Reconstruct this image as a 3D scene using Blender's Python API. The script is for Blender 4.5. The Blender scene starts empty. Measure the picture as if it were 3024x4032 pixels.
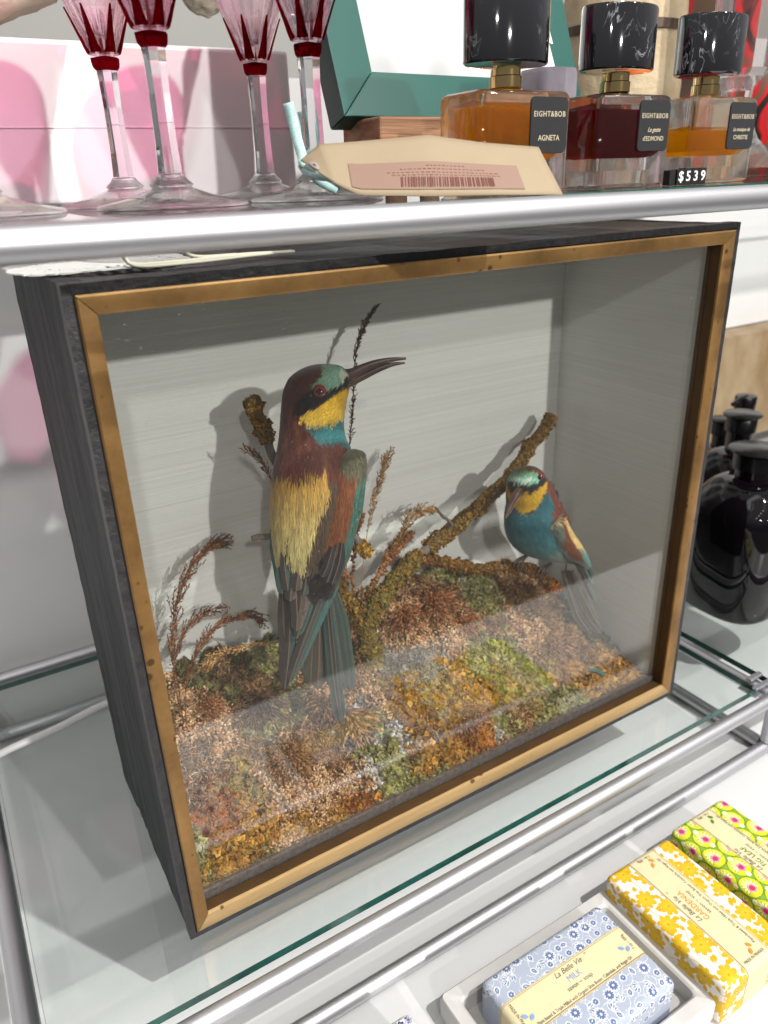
import bpy, math, random
import numpy as np
from mathutils import Vector, Matrix

random.seed(7)
rng = np.random.default_rng(11)
sc = bpy.context.scene
COL = sc.collection

# ------------------------------------------------------------------ camera
CAMLOC = np.array([-0.0547, -0.3620, 0.44885])
RX, RY, RZ = 1.15464, 0.034341, -0.545047
FPX = 2978.75                       # focal length in pixels of the 3024 x 4032 photograph
cam_d = bpy.data.cameras.new('camera')
cam = bpy.data.objects.new('camera', cam_d)
COL.objects.link(cam)
cam.location = CAMLOC
cam.rotation_euler = (RX, RY, RZ)
cam_d.sensor_fit = 'VERTICAL'
cam_d.sensor_height = 36.0
cam_d.sensor_width = 27.0
cam_d.lens = FPX / 4032 * 36.0
cam_d.clip_start = 0.01
cam_d.clip_end = 50
cam_d.dof.use_dof = True
cam_d.dof.focus_distance = 0.47
cam_d.dof.aperture_fstop = 9.0
sc.camera = cam

# ------------------------------------------------------------------ world, lamps, exposure
w = bpy.data.worlds.new("World")
sc.world = w
w.use_nodes = True
wn, wl = w.node_tree.nodes, w.node_tree.links
wn.clear()
wo = wn.new('ShaderNodeOutputWorld')
wb = wn.new('ShaderNodeBackground')
wb.inputs['Strength'].default_value = 0.36
tc = wn.new('ShaderNodeTexCoord')
sx = wn.new('ShaderNodeSeparateXYZ')
rp = wn.new('ShaderNodeValToRGB')
ma = wn.new('ShaderNodeMath'); ma.operation = 'MULTIPLY_ADD'
ma.inputs[1].default_value = 0.5; ma.inputs[2].default_value = 0.5
wl.new(tc.outputs['Generated'], sx.inputs[0])
wl.new(sx.outputs['Z'], ma.inputs[0])
wl.new(ma.outputs[0], rp.inputs[0])
cr = rp.color_ramp
cr.elements[0].position = 0.30; cr.elements[0].color = (0.10, 0.10, 0.105, 1)
cr.elements[1].position = 0.86; cr.elements[1].color = (1.25, 1.24, 1.22, 1)
e = cr.elements.new(0.47); e.color = (0.30, 0.30, 0.31, 1)
e = cr.elements.new(0.60); e.color = (0.72, 0.72, 0.73, 1)
wl.new(rp.outputs[0], wb.inputs['Color'])
wl.new(wb.outputs[0], wo.inputs['Surface'])

def aim(o, target):
    d = Vector(target) - Vector(o.location)
    o.rotation_euler = d.to_track_quat('-Z', 'Y').to_euler()

def spot(name, loc, target, energy, radius, angle, color=(1, .97, .93)):
    l = bpy.data.lights.new(name, 'SPOT')
    l.energy = energy; l.shadow_soft_size = radius; l.spot_size = math.radians(angle)
    l.spot_blend = 0.4; l.color = color
    o = bpy.data.objects.new(name, l); COL.objects.link(o)
    o.location = loc; aim(o, target)
    return o

spot('ceiling_spotlight', (0.72, -1.16, 2.05), (0.15, 0.05, 0.1), 185, 0.022, 95)
spot('track_spotlight', (0.64, -2.74, 1.32), (0.2, 0.1, 0.2), 205, 0.036, 60)
spot('track_spotlight', (-0.55, -2.3, 1.55), (0.2, 0.1, 0.2), 62, 0.045, 60)
spot('track_spotlight', (1.5, -1.3, 1.9), (0.3, 0.0, 0.1), 18, 0.03, 70)

def bulb(loc, energy):
    l = bpy.data.lights.new('ceiling_downlight', 'POINT'); l.energy = energy; l.shadow_soft_size = .022; l.color = (1, .97, .92)
    o = bpy.data.objects.new('ceiling_downlight', l); COL.objects.link(o); o.location = loc
for k in range(7):
    bulb((-1.2 + .42 * k, -1.9 + .12 * k, 2.15), 1.6)
for k in range(4):
    bulb((.9 + .5 * k, -.9 - .1 * k, 2.3), 1.6)

def area(name, loc, target, sxx, syy, energy, color=(1, .985, .97)):
    l = bpy.data.lights.new(name, 'AREA'); l.shape = 'RECTANGLE'
    l.size = sxx; l.size_y = syy; l.energy = energy; l.color = color
    o = bpy.data.objects.new(name, l); COL.objects.link(o)
    o.location = loc; aim(o, target)
area('ceiling_light', (0.1, -0.5, 2.3), (0.1, 0.0, 0), 1.6, 0.5, 5)

sc.view_settings.view_transform = 'Standard'
sc.view_settings.look = 'None'
sc.view_settings.exposure = 0.12
sc.view_settings.gamma = 1.0
sc.view_settings.use_curve_mapping = False
sc.render.engine = 'CYCLES'
sc.cycles.max_bounces = 14
sc.cycles.transparent_max_bounces = 24
sc.cycles.transmission_bounces = 12
sc.cycles.glossy_bounces = 5
sc.cycles.diffuse_bounces = 4
sc.cycles.sample_clamp_indirect = 4.0
sc.cycles.caustics_reflective = False
sc.cycles.blur_glossy = 0.6
try:
    sc.cycles.use_denoising = True
    sc.cycles.denoiser = 'OPENIMAGEDENOISE'
except Exception:
    pass

# ------------------------------------------------------------------ measuring: where a point seen in the photo stands
def _rot(rx, ry, rz):
    cx, sx_, cy, sy_, cz, sz = math.cos(rx), math.sin(rx), math.cos(ry), math.sin(ry), math.cos(rz), math.sin(rz)
    X = np.array([[1, 0, 0], [0, cx, -sx_], [0, sx_, cx]])
    Y = np.array([[cy, 0, sy_], [0, 1, 0], [-sy_, 0, cy]])
    Z = np.array([[cz, -sz, 0], [sz, cz, 0], [0, 0, 1]])
    return Z @ Y @ X
CM = _rot(RX, RY, RZ)
SC = 3024 / 1659
def rayd(u, v):
    return CM @ np.array([(u * SC - 1512) / FPX, -(v * SC - 2016) / FPX, -1.0])
def P(u, v, y):
    d = rayd(u, v)
    return CAMLOC + (y - CAMLOC[1]) / d[1] * d
def toplane(u, v, p0, n):
    d = rayd(u, v)
    return CAMLOC + np.dot(np.array(p0) - CAMLOC, n) / np.dot(d, n) * d
def proj(pts):
    c = (np.asarray(pts) - CAMLOC) @ CM
    return (1512 + FPX * c[..., 0] / -c[..., 2]) / SC, (2016 - FPX * c[..., 1] / -c[..., 2]) / SC

# ------------------------------------------------------------------ small helpers
def hexc(h, k=1.0):
    h = h.lstrip('#')
    c = [int(h[i:i + 2], 16) / 255 for i in (0, 2, 4)]
    return np.array([((x / 12.92) if x <= 0.04045 else ((x + 0.055) / 1.055) ** 2.4) * k for x in c])

def tag(o, label=None, cat=None, group=None, kind=None):
    if label: o['label'] = label
    if cat: o['category'] = cat
    if group: o['group'] = group
    if kind: o['kind'] = kind
    return o

def thing(name, label, cat, loc=(0, 0, 0), group=None):
    o = bpy.data.objects.new(name, None)
    o.empty_display_size = 0.02
    COL.objects.link(o); o.location = loc
    return tag(o, label, cat, group)

def link(name, me, mat=None, parent=None):
    o = bpy.data.objects.new(name, me)
    COL.objects.link(o)
    if mat is not None:
        for m in (mat if isinstance(mat, (list, tuple)) else [mat]):
            me.materials.append(m)
    if parent is not None:
        o.parent = parent
        q = parent; off = Vector((0, 0, 0))
        while q is not None:
            off += Vector(q.location); q = q.parent
        o.location = -off
        # nested parts: the parent's own offset is already undone
        if parent.type == 'MESH':
            o.location = (0, 0, 0)
    return o

def mesh(name, V, F, smooth=False, colors=None, midx=None):
    """V (n,3); F list of faces or (m,k) array"""
    me = bpy.data.meshes.new(name)
    V = np.asarray(V, dtype=np.float32)
    if isinstance(F, np.ndarray):
        m, k = F.shape
        me.vertices.add(len(V)); me.vertices.foreach_set('co', V.ravel())
        me.loops.add(m * k); me.loops.foreach_set('vertex_index', F.astype(np.int32).ravel())
        me.polygons.add(m)
        me.polygons.foreach_set('loop_start', np.arange(0, m * k, k, dtype=np.int32))
        me.polygons.foreach_set('loop_total', np.full(m, k, dtype=np.int32))
        me.update(calc_edges=True)
    else:
        me.from_pydata([tuple(map(float, v)) for v in V], [], [tuple(int(i) for i in f) for f in F])
    if colors is not None:
        a = me.color_attributes.new('Col', 'FLOAT_COLOR', 'POINT')
        c = np.ones((len(V), 4), dtype=np.float32); c[:, :3] = colors
        a.data.foreach_set('color', c.ravel())
    if midx is not None:
        me.polygons.foreach_set('material_index', np.asarray(midx, dtype=np.int32))
    if smooth:
        me.polygons.foreach_set('use_smooth', np.ones(len(me.polygons), dtype=bool))
    me.update()
    return me

class MB:
    """collects shapes for ONE mesh"""
    def __init__(s): s.v = []; s.f = []; s.m = []; s.c = []; s.n = 0
    def add(s, V, F, mi=0, col=None):
        V = np.asarray(V, float).reshape(-1, 3)
        s.v.append(V)
        for f in F: s.f.append([int(i) + s.n for i in f]); s.m.append(mi)
        s.c.append(np.tile(np.array(col if col is not None else (1, 1, 1), float), (len(V), 1)))
        s.n += len(V)
        return s
    def box(s, a, b, mi=0, col=None):
        (x0, y0, z0), (x1, y1, z1) = a, b
        V = [(x0, y0, z0), (x1, y0, z0), (x1, y1, z0), (x0, y1, z0), (x0, y0, z1), (x1, y0, z1), (x1, y1, z1), (x0, y1, z1)]
        return s.add(V, [(0, 3, 2, 1), (4, 5, 6, 7), (0, 1, 5, 4), (1, 2, 6, 5), (2, 3, 7, 6), (3, 0, 4, 7)], mi, col)
    def tube(s, pts, rad, n=12, mi=0, col=None, cap=True):
        pts = np.asarray(pts, float); k = len(pts)
        rad = np.broadcast_to(np.asarray(rad, float), (k,))
        V = []; up = None
        for i in range(k):
            t = pts[min(i + 1, k - 1)] - pts[max(i - 1, 0)]
            t /= np.linalg.norm(t) + 1e-12
            if up is None:
                up = np.array([0, 0, 1.]) if abs(t[2]) < .9 else np.array([1., 0, 0])
            a = up - t * np.dot(up, t); a /= np.linalg.norm(a) + 1e-12
            b = np.cross(t, a); up = a
            for j in range(n):
                th = 2 * math.pi * j / n
                V.append(pts[i] + rad[i] * (math.cos(th) * a + math.sin(th) * b))
        F = []
        for i in range(k - 1):
            for j in range(n):
                F.append((i * n + j, i * n + (j + 1) % n, (i + 1) * n + (j + 1) % n, (i + 1) * n + j))
        if cap:
            F.append(tuple(range(n - 1, -1, -1))); F.append(tuple(range((k - 1) * n, k * n)))
        return s.add(V, F, mi, col)
    def lathe(s, prof, c=(0, 0, 0), n=32, mi=0, col=None, sx=1, sy=1, rot=0, flute=None, close=False):
        V = []; k = len(prof)
        for (r, z) in prof:
            for j in range(n):
                th = 2 * math.pi * j / n + rot
                rr = r * (flute(th, z) if flute else 1)
                V.append((c[0] + rr * math.cos(th) * sx, c[1] + rr * math.sin(th) * sy, c[2] + z))
        F = []
        kk = k if close else k - 1
        for i in range(kk):
            i2 = (i + 1) % k
            for j in range(n):
                F.append((i * n + j, i * n + (j + 1) % n, i2 * n + (j + 1) % n, i2 * n + j))
        if not close:
            if prof[0][0] > 1e-6: F.append(tuple(range(n - 1, -1, -1)))
            if prof[-1][0] > 1e-6: F.append(tuple(range((k - 1) * n, k * n)))
        return s.add(V, F, mi, col)
    def build(s, name, mat=None, parent=None, smooth=False, colors=False, bevel=0, seg=2):
        V = np.concatenate(s.v); C = np.concatenate(s.c)
        me = mesh(name, V, s.f, smooth, C if colors else None, s.m)
        o = link(name, me, mat, parent)
        if bevel:
            b = o.modifiers.new('bevel', 'BEVEL'); b.width = bevel; b.segments = seg; b.limit_method = 'ANGLE'
            b.angle_limit = math.radians(40)
        return o

def autosmooth(o, deg=35):
    me = o.data
    me.polygons.foreach_set('use_smooth', np.ones(len(me.polygons), dtype=bool))
    try:
        me.set_sharp_from_angle(angle=math.radians(deg))
    except Exception:
        pass
    return o

def roundrect(w_, h_, r, n=6):
    pts = []
    for cx, cy, a0 in ((w_ / 2 - r, h_ / 2 - r, 0), (-w_ / 2 + r, h_ / 2 - r, 90), (-w_ / 2 + r, -h_ / 2 + r, 180), (w_ / 2 - r, -h_ / 2 + r, 270)):
        for i in range(n + 1):
            a = math.radians(a0 + 90 * i / n)
            pts.append((cx + r * math.cos(a), cy + r * math.sin(a)))
    return pts

def loft(mb, sections, mi=0, col=None, cap=True):
    k = len(sections); n = len(sections[0])
    V = [p for s_ in sections for p in s_]
    F = []
    for i in range(k - 1):
        for j in range(n):
            F.append((i * n + j, i * n + (j + 1) % n, (i + 1) * n + (j + 1) % n, (i + 1) * n + j))
    if cap:
        F.append(tuple(range(n - 1, -1, -1))); F.append(tuple(range((k - 1) * n, k * n)))
    mb.add(V, F, mi, col)

def text(name, s, size, M, mat, parent, extrude=0.00008, shear=0, align='CENTER', spacing=1.0, sxy=(1, 1), bold=0):
    c = bpy.data.curves.new('tmp', 'FONT'); c.body = s; c.size = size; c.extrude = extrude
    c.shear = shear; c.align_x = align; c.align_y = 'CENTER'; c.space_character = spacing
    c.offset = bold
    c.resolution_u = 3
    o = bpy.data.objects.new('tmp', c); COL.objects.link(o)
    dg = bpy.context.evaluated_depsgraph_get()
    me = bpy.data.meshes.new_from_object(o.evaluated_get(dg))
    bpy.data.objects.remove(o); bpy.data.curves.remove(c)
    me.transform(Matrix(M) @ Matrix.Diagonal((sxy[0], sxy[1], 1, 1)))
    me.name = name
    return link(name, me, mat, parent)

def frameM(o, x, y, z=None):
    x = Vector(x).normalized(); y = Vector(y).normalized()
    z = x.cross(y)
    return Matrix(((x.x, y.x, z.x, o[0]), (x.y, y.y, z.y, o[1]), (x.z, y.z, z.z, o[2]), (0, 0, 0, 1)))

# ------------------------------------------------------------------ materials
def newmat(name):
    m = bpy.data.materials.new(name); m.use_nodes = True
    n, l = m.node_tree.nodes, m.node_tree.links
    n.clear()
    out = n.new('ShaderNodeOutputMaterial')
    return m, n, l, out

def principled(name, color, rough=0.5, metal=0.0, spec=0.5, noise=None, bump=None, coat=0, trans=0, ior=1.45, attr=False, sheen=0, sub=0):
    """noise=(scale, amount, stretch xyz, color2)  bump=(scale, strength, stretch, distance)"""
    m, n, l, out = newmat(name)
    b = n.new('ShaderNodeBsdfPrincipled')
    l.new(b.outputs[0], out.inputs['Surface'])
    b.inputs['Base Color'].default_value = (*color, 1)
    b.inputs['Roughness'].default_value = rough
    b.inputs['Metallic'].default_value = metal
    b.inputs['IOR'].default_value = ior
    b.inputs['Transmission Weight'].default_value = trans
    b.inputs['Coat Weight'].default_value = coat
    b.inputs['Specular IOR Level'].default_value = spec
    if sheen: b.inputs['Sheen Weight'].default_value = sheen
    if sub:
        b.inputs['Subsurface Weight'].default_value = sub
        b.inputs['Subsurface Radius'].default_value = (.002, .0015, .001)
    src = None
    t = n.new('ShaderNodeTexCoord')
    if attr:
        a = n.new('ShaderNodeAttribute'); a.attribute_name = 'Col'
        src = a.outputs['Color']
    def nz(scale, stretch, detail=6):
        mp = n.new('ShaderNodeMapping'); mp.inputs['Scale'].default_value = stretch
        l.new(t.outputs['Object'], mp.inputs[0])
        x = n.new('ShaderNodeTexNoise'); x.inputs['Scale'].default_value = scale; x.inputs['Detail'].default_value = detail
        x.inputs['Roughness'].default_value = 0.65
        l.new(mp.outputs[0], x.inputs['Vector'])
        return x.outputs['Fac']
    if noise:
        f = nz(noise[0], noise[2])
        mr = n.new('ShaderNodeMapRange'); mr.inputs[1].default_value = 0.33; mr.inputs[2].default_value = 0.67
        mr.inputs[3].default_value = 0; mr.inputs[4].default_value = noise[1]
        l.new(f, mr.inputs[0])
        mx = n.new('ShaderNodeMix'); mx.data_type = 'RGBA'
        if src is None: mx.inputs[6].default_value = (*color, 1)
        else: l.new(src, mx.inputs[6])
        if noise[3] is None:
            mx.blend_type = 'MULTIPLY'; mx.inputs[7].default_value = (.35, .35, .35, 1)
        else:
            mx.inputs[7].default_value = (*noise[3], 1)
        l.new(mr.outputs[0], mx.inputs[0])
        src = mx.outputs[2]
    if src is not None: l.new(src, b.inputs['Base Color'])
    if bump:
        f = nz(bump[0], bump[2])
        bp = n.new('ShaderNodeBump'); bp.inputs['Strength'].default_value = bump[1]; bp.inputs['Distance'].default_value = bump[3]
        l.new(f, bp.inputs['Height']); l.new(bp.outputs[0], b.inputs['Normal'])
    return m

def pane(name, tint=(1, 1, 1), ior=1.5, rough=0.0, gain=1.0, dust=0.0):
    m, n, l, out = newmat(name)
    tr = n.new('ShaderNodeBsdfTransparent'); tr.inputs[0].default_value = (*tint, 1)
    gl = n.new('ShaderNodeBsdfGlossy'); gl.inputs['Roughness'].default_value = rough
    fr = n.new('ShaderNodeFresnel'); fr.inputs[0].default_value = ior
    mt = n.new('ShaderNodeMath'); mt.operation = 'MULTIPLY'; mt.inputs[1].default_value = gain; mt.use_clamp = True
    # a pane's back side would refract out: keep the outer index on both sides
    geo = n.new('ShaderNodeNewGeometry'); mi_ = n.new('ShaderNodeMath'); mi_.operation = 'MULTIPLY_ADD'
    mi_.inputs[1].default_value = 1 / ior - ior; mi_.inputs[2].default_value = ior
    l.new(geo.outputs['Backfacing'], mi_.inputs[0]); l.new(mi_.outputs[0], fr.inputs[0])
    mx = n.new('ShaderNodeMixShader')
    l.new(fr.outputs[0], mt.inputs[0]); l.new(mt.outputs[0], mx.inputs[0])
    l.new(tr.outputs[0], mx.inputs[1]); l.new(gl.outputs[0], mx.inputs[2])
    last = mx.outputs[0]
    if dust:
        df = n.new('ShaderNodeBsdfDiffuse'); df.inputs[0].default_value = (.8, .8, .8, 1)
        t = n.new('ShaderNodeTexCoord')
        nz = n.new('ShaderNodeTexNoise'); nz.inputs['Scale'].default_value = 900; nz.inputs['Detail'].default_value = 2
        l.new(t.outputs['Object'], nz.inputs['Vector'])
        mr = n.new('ShaderNodeMapRange'); mr.inputs[1].default_value = .70; mr.inputs[2].default_value = .78
        mr.inputs[3].default_value = 0.003; mr.inputs[4].default_value = dust
        l.new(nz.outputs['Fac'], mr.inputs[0])
        m2 = n.new('ShaderNodeMixShader'); l.new(mr.outputs[0], m2.inputs[0])
        l.new(last, m2.inputs[1]); l.new(df.outputs[0], m2.inputs[2]); last = m2.outputs[0]
    l.new(last, out.inputs['Surface'])
    return m

def solid_glass(name, color=(1, 1, 1), ior=1.5, rough=0.0, clear=0.25, tint=None, bump=0, milk=0):
    """glass that also lets part of the light straight through, so it casts a light tinted shade"""
    m, n, l, out = newmat(name)
    g = n.new('ShaderNodeBsdfGlass'); g.inputs['Color'].default_value = (*color, 1)
    g.inputs['IOR'].default_value = ior; g.inputs['Roughness'].default_value = rough
    tr = n.new('ShaderNodeBsdfTransparent'); tr.inputs[0].default_value = (*(tint or color), 1)
    mx = n.new('ShaderNodeMixShader'); mx.inputs[0].default_value = clear
    l.new(g.outputs[0], mx.inputs[1]); l.new(tr.outputs[0], mx.inputs[2])
    last = mx.outputs[0]
    if milk:
        tl = n.new('ShaderNodeBsdfTranslucent'); tl.inputs[0].default_value = (*(tint or color), 1)
        mk = n.new('ShaderNodeMixShader'); mk.inputs[0].default_value = milk
        l.new(last, mk.inputs[1]); l.new(tl.outputs[0], mk.inputs[2]); last = mk.outputs[0]
    l.new(last, out.inputs['Surface'])
    if bump:
        t = n.new('ShaderNodeTexCoord')
        nz = n.new('ShaderNodeTexNoise'); nz.inputs['Scale'].default_value = 160
        bp = n.new('ShaderNodeBump'); bp.inputs['Strength'].default_value = bump; bp.inputs['Distance'].default_value = .001
        l.new(t.outputs['Object'], nz.inputs['Vector']); l.new(nz.outputs['Fac'], bp.inputs['Height'])
        l.new(bp.outputs[0], g.inputs['Normal'])
    return m

M = {}
M['board'] = principled('white_board', (.64, .64, .645), .32, noise=(9, .14, (1, 1, 1), (.56, .56, .57)), bump=(300, .05, (1, 1, 1), .001))
M['wall'] = principled('white_wall', (.74, .735, .735), .5, noise=(5, .2, (1, 1, 1), (.66, .66, .66)), bump=(60, .1, (1, 1, 1), .002))
M['alu'] = principled('brushed_aluminium', (.56, .56, .585), .48, metal=1.0, noise=(40, .25, (.05, 1, 1), (.5, .5, .53)), bump=(900, .06, (.02, 1, 1), .0004))
M['alu_dark'] = principled('grey_aluminium', (.42, .42, .44), .35, metal=.9)
M['chrome'] = principled('chrome', (.8, .8, .82), .08, metal=1)
M['pane'] = pane('clear_pane', (.985, .99, .985), dust=.28, gain=1.2)
M['shelfglass'] = pane('shelf_glass', (.955, .975, .968), dust=.22)
M['glassedge'] = principled('green_glass_edge', (.004, .035, .028), .12, spec=.5, noise=(40, .9, (1, 1, 1), (.02, .12, .095)))
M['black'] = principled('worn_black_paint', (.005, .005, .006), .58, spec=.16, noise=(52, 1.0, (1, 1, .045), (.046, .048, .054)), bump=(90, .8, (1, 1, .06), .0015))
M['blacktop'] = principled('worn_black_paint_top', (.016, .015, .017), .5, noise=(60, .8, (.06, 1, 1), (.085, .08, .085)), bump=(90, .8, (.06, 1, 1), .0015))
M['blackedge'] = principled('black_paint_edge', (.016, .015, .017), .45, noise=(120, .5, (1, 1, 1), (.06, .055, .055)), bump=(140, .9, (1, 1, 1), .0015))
M['gilt'] = principled('gilt', (.36, .20, .068), .38, metal=.5, noise=(34, 1.0, (.45, 1, .45), (.15, .08, .028)), bump=(180, .25, (.3, 1, .3), .0008))
M['giltlite'] = principled('pale_worn_gilt', (.62, .42, .20), .38, metal=.45, noise=(60, .6, (.1, 1, 1), (.33, .19, .07)), bump=(160, .4, (.1, 1, 1), .0008))
M['giltdark'] = principled('dark_gilt_rebate', (.085, .042, .012), .45, metal=.4, noise=(30, .6, (1, 1, 1), (.05, .025, .008)))
M['liner'] = principled('dusty_dark_liner', (.045, .04, .042), .8, noise=(300, .7, (1, 1, 1), (.16, .14, .13)), bump=(400, .6, (1, 1, 1), .001))
M['paper'] = principled('pale_grey_lining', (.67, .675, .65), .6, noise=(40, .55, (.05, .05, 13), (.52, .51, .47)), bump=(60, .4, (.05, .05, 12), .0008))

def vnoise(p, seed=0):
    """smooth value noise, p (n,k) -> (n,) in -1..1"""
    p = np.asarray(p, float); n, k = p.shape
    i0 = np.floor(p).astype(np.int64); f = p - i0; f = f * f * (3 - 2 * f)
    out = np.zeros(n)
    for c in range(2 ** k):
        wgt = np.ones(n); h = np.full(n, seed * 374761393 + 12345, dtype=np.int64)
        for a in range(k):
            bit = (c >> a) & 1
            wgt *= f[:, a] if bit else 1 - f[:, a]
            h = (h ^ ((i0[:, a] + bit) * [73856093, 19349663, 83492791][a])) * 1274126177 & 0x7fffffff
        h = (h ^ (h >> 13)) * 1103515245 & 0x7fffffff
        out += wgt * ((h >> 8 & 0xffff) / 32767.5 - 1)
    return out
def fbm(p, o=3, seed=0):
    p = np.asarray(p, float); r = 0; a = 1; t = 0
    for i in range(o):
        r = r + a * vnoise(p * 2 ** i, seed + i); t += a; a *= .5
    return r / t
# ------------------------------------------------------------------ the shelf bay
W_, H_, D_ = 0.46, 0.4107, 0.166
ZT = -0.071                       # white board under the glass shelf
b = MB(); b.box((-0.75, -0.275, ZT - .02), (1.9, 0.386, ZT))
tag(b.build('white_board', M['board'], bevel=.001), 'white lacquered board under the glass shelf, with the soaps standing along its front', 'shelf board', kind='structure')
b = MB(); b.box((-0.75, 0.4, -0.35), (0.70, 0.42, 0.54))
tag(b.build('back_wall', M['wall']), kind='structure')
b = MB(); b.box((0.70, 0.47, 0.190), (1.9, 0.49, 0.60))
tag(b.build('back_wall', M['wall']), kind='structure')
greywall = principled('grey_wall', (.30, .295, .285), .7, noise=(4, .3, (1, 1, 1), (.24, .235, .23)))
b = MB(); b.box((-1.2, 0.9, -0.35), (2.8, 0.92, 1.5))
tag(b.build('back_wall', greywall), kind='structure')
b = MB(); b.box((-3, -3.5, -0.95), (4, 2, -0.93))
tag(b.build('floor', principled('grey_floor', (.22, .215, .21), .4, noise=(6, .4, (1, 1, 1), (.3, .29, .28)))), kind='structure')

def glass_slab(name, a, b_, label, edge=True):
    mb = MB(); mb.box(a, b_)
    o = mb.build(name, [M['shelfglass'], M['glassedge']])
    for p in o.data.polygons:
        p.material_index = 0 if abs(p.normal.z) > .5 else 1
    tag(o, label, 'glass shelf')
    return o
glass_slab('glass_shelf', (-0.0905, -0.0385, -0.0062), (0.5325, 0.3735, 0), 'lower glass shelf with green edges, under the framed bird case')
glass_slab('glass_shelf', (0.554, -0.0385, -0.0062), (1.3, 0.3735, 0), 'lower glass shelf of the next bay, carrying the black bottles')
glass_slab('glass_shelf', (-0.30, -0.0375, 0.4318), (1.3, 0.3735, 0.4378), 'upper glass shelf carrying the wine glasses and perfume bottles')

def rod(name, a, b_, r, label, mat='alu', group=None, n=40):
    mb = MB(); mb.tube([a, b_], r, n)
    o = mb.build(name, M[mat]); autosmooth(o, 50)
    tag(o, label, 'metal tube', group)
    return o
rod('metal_tube', (-0.5, -0.0514, 0.4333), (1.4, -0.0514, 0.4267), .0070, 'thick matt silver tube along the front of the upper glass shelf')
rod('metal_tube', (-0.5, -0.0516, -0.0052), (1.4, -0.0516, -0.0052), .0060, 'silver tube running along the front edge of the lower glass shelf')
rod('metal_tube', (-0.5, -0.0514, -0.0640), (0.5395, -0.0514, -0.0640), .0060, 'lowest silver tube, lying just above the white board behind the soaps')
rod('metal_tube', (-0.5, 0.3835, 0.0015), (1.3, 0.3835, 0.0015), .0060, 'silver tube along the back edge of the lower glass shelf')
rod('metal_tube', (-0.5, 0.3835, -0.0640), (1.3, 0.3835, -0.0640), .0060, 'shaded silver tube at the back, seen through the lower glass shelf')
rod('metal_tube', (-0.1005, -0.045, -0.0075), (-0.1005, 0.377, -0.0075), .0075, 'grey tube running front to back left of the lower glass shelf', 'alu_dark')
rod('metal_tube', (0.5430, -0.045, -0.0085), (0.5430, 0.377, -0.0085), .0062, 'silver tube running front to back between the two lower glass shelves')
rod('metal_tube', (0.5430, -0.045, -0.0640), (0.5430, 0.377, -0.0640), .0060, 'low tube running front to back near the post at the right')
rod('metal_post', (0.5430, -0.0514, -0.0565), (0.5430, -0.0514, -0.0112), .0060, 'short upright silver post joining the two front tubes at the right')
b = MB(); b.lathe([(0.0001, -.0078), (.004, -.0066), (.0068, -.0035), (.0078, 0), (.0068, .0035), (.004, .0066), (.0001, .0078)], (0.5475, -0.0514, -0.0640), 24)
o = b.build('tube_joint', M['chrome'], smooth=True)
tag(o, 'chrome ball joint at the foot of the short post', 'tube joint')
c = thing('shelf_clip', 'clear plastic clip holding the glass shelf corner at the right front', 'shelf clip', (0.537, -0.036, 0))
b = MB(); b.box((.527, -.0415, -.0082), (.5535, -.0225, -.0066)); b.build('clip_arm', M['alu'], c, bevel=.0006)
b = MB(); b.box((.527, -.0415, .0004), (.5535, -.0365, .003)); b.box((.535, -.030, .0004), (.5535, -.0245, .003)); b.build('clip_arm', M['alu'], c, bevel=.0006)
c = thing('shelf_clip', 'grey clip at the back left corner of the lower glass shelf', 'shelf clip', (-0.092, 0.372, 0))
b = MB(); b.box((-.097, .352, -.010), (-.086, .3765, .004)); b.build('clip_arm', M['alu_dark'], c, bevel=.0006)
b = MB(); b.tube([(-.0915, .362, .004), (-.0915, .362, .006)], .003, 12); b.build('screw', M['chrome'], c)

# cable on the glass shelf behind the case
b = MB()
cp = [(-.30, .215, .0035), (-.16, .242, .0033), (-.0857, .2576, .0035), (-.0464, .2674, .0035), (.0088, .278, .0033), (.08, .295, .0033), (.2, .31, .0033)]
cp = np.array([np.array(cp[i]) * (1 - t) + np.array(cp[i + 1]) * t for i in range(len(cp) - 1) for t in (0, .25, .5, .75)] + [cp[-1]])
cp[:, 1] += .0015 * np.sin(np.arange(len(cp)) * .9)
b.tube(cp, .0033, 14)
o = b.build('cable', principled('white_pvc', (.72, .71, .71), .3, spec=.5), smooth=True)
tag(o, 'white electric cable lying on the glass shelf behind the case', 'cable')

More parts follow.
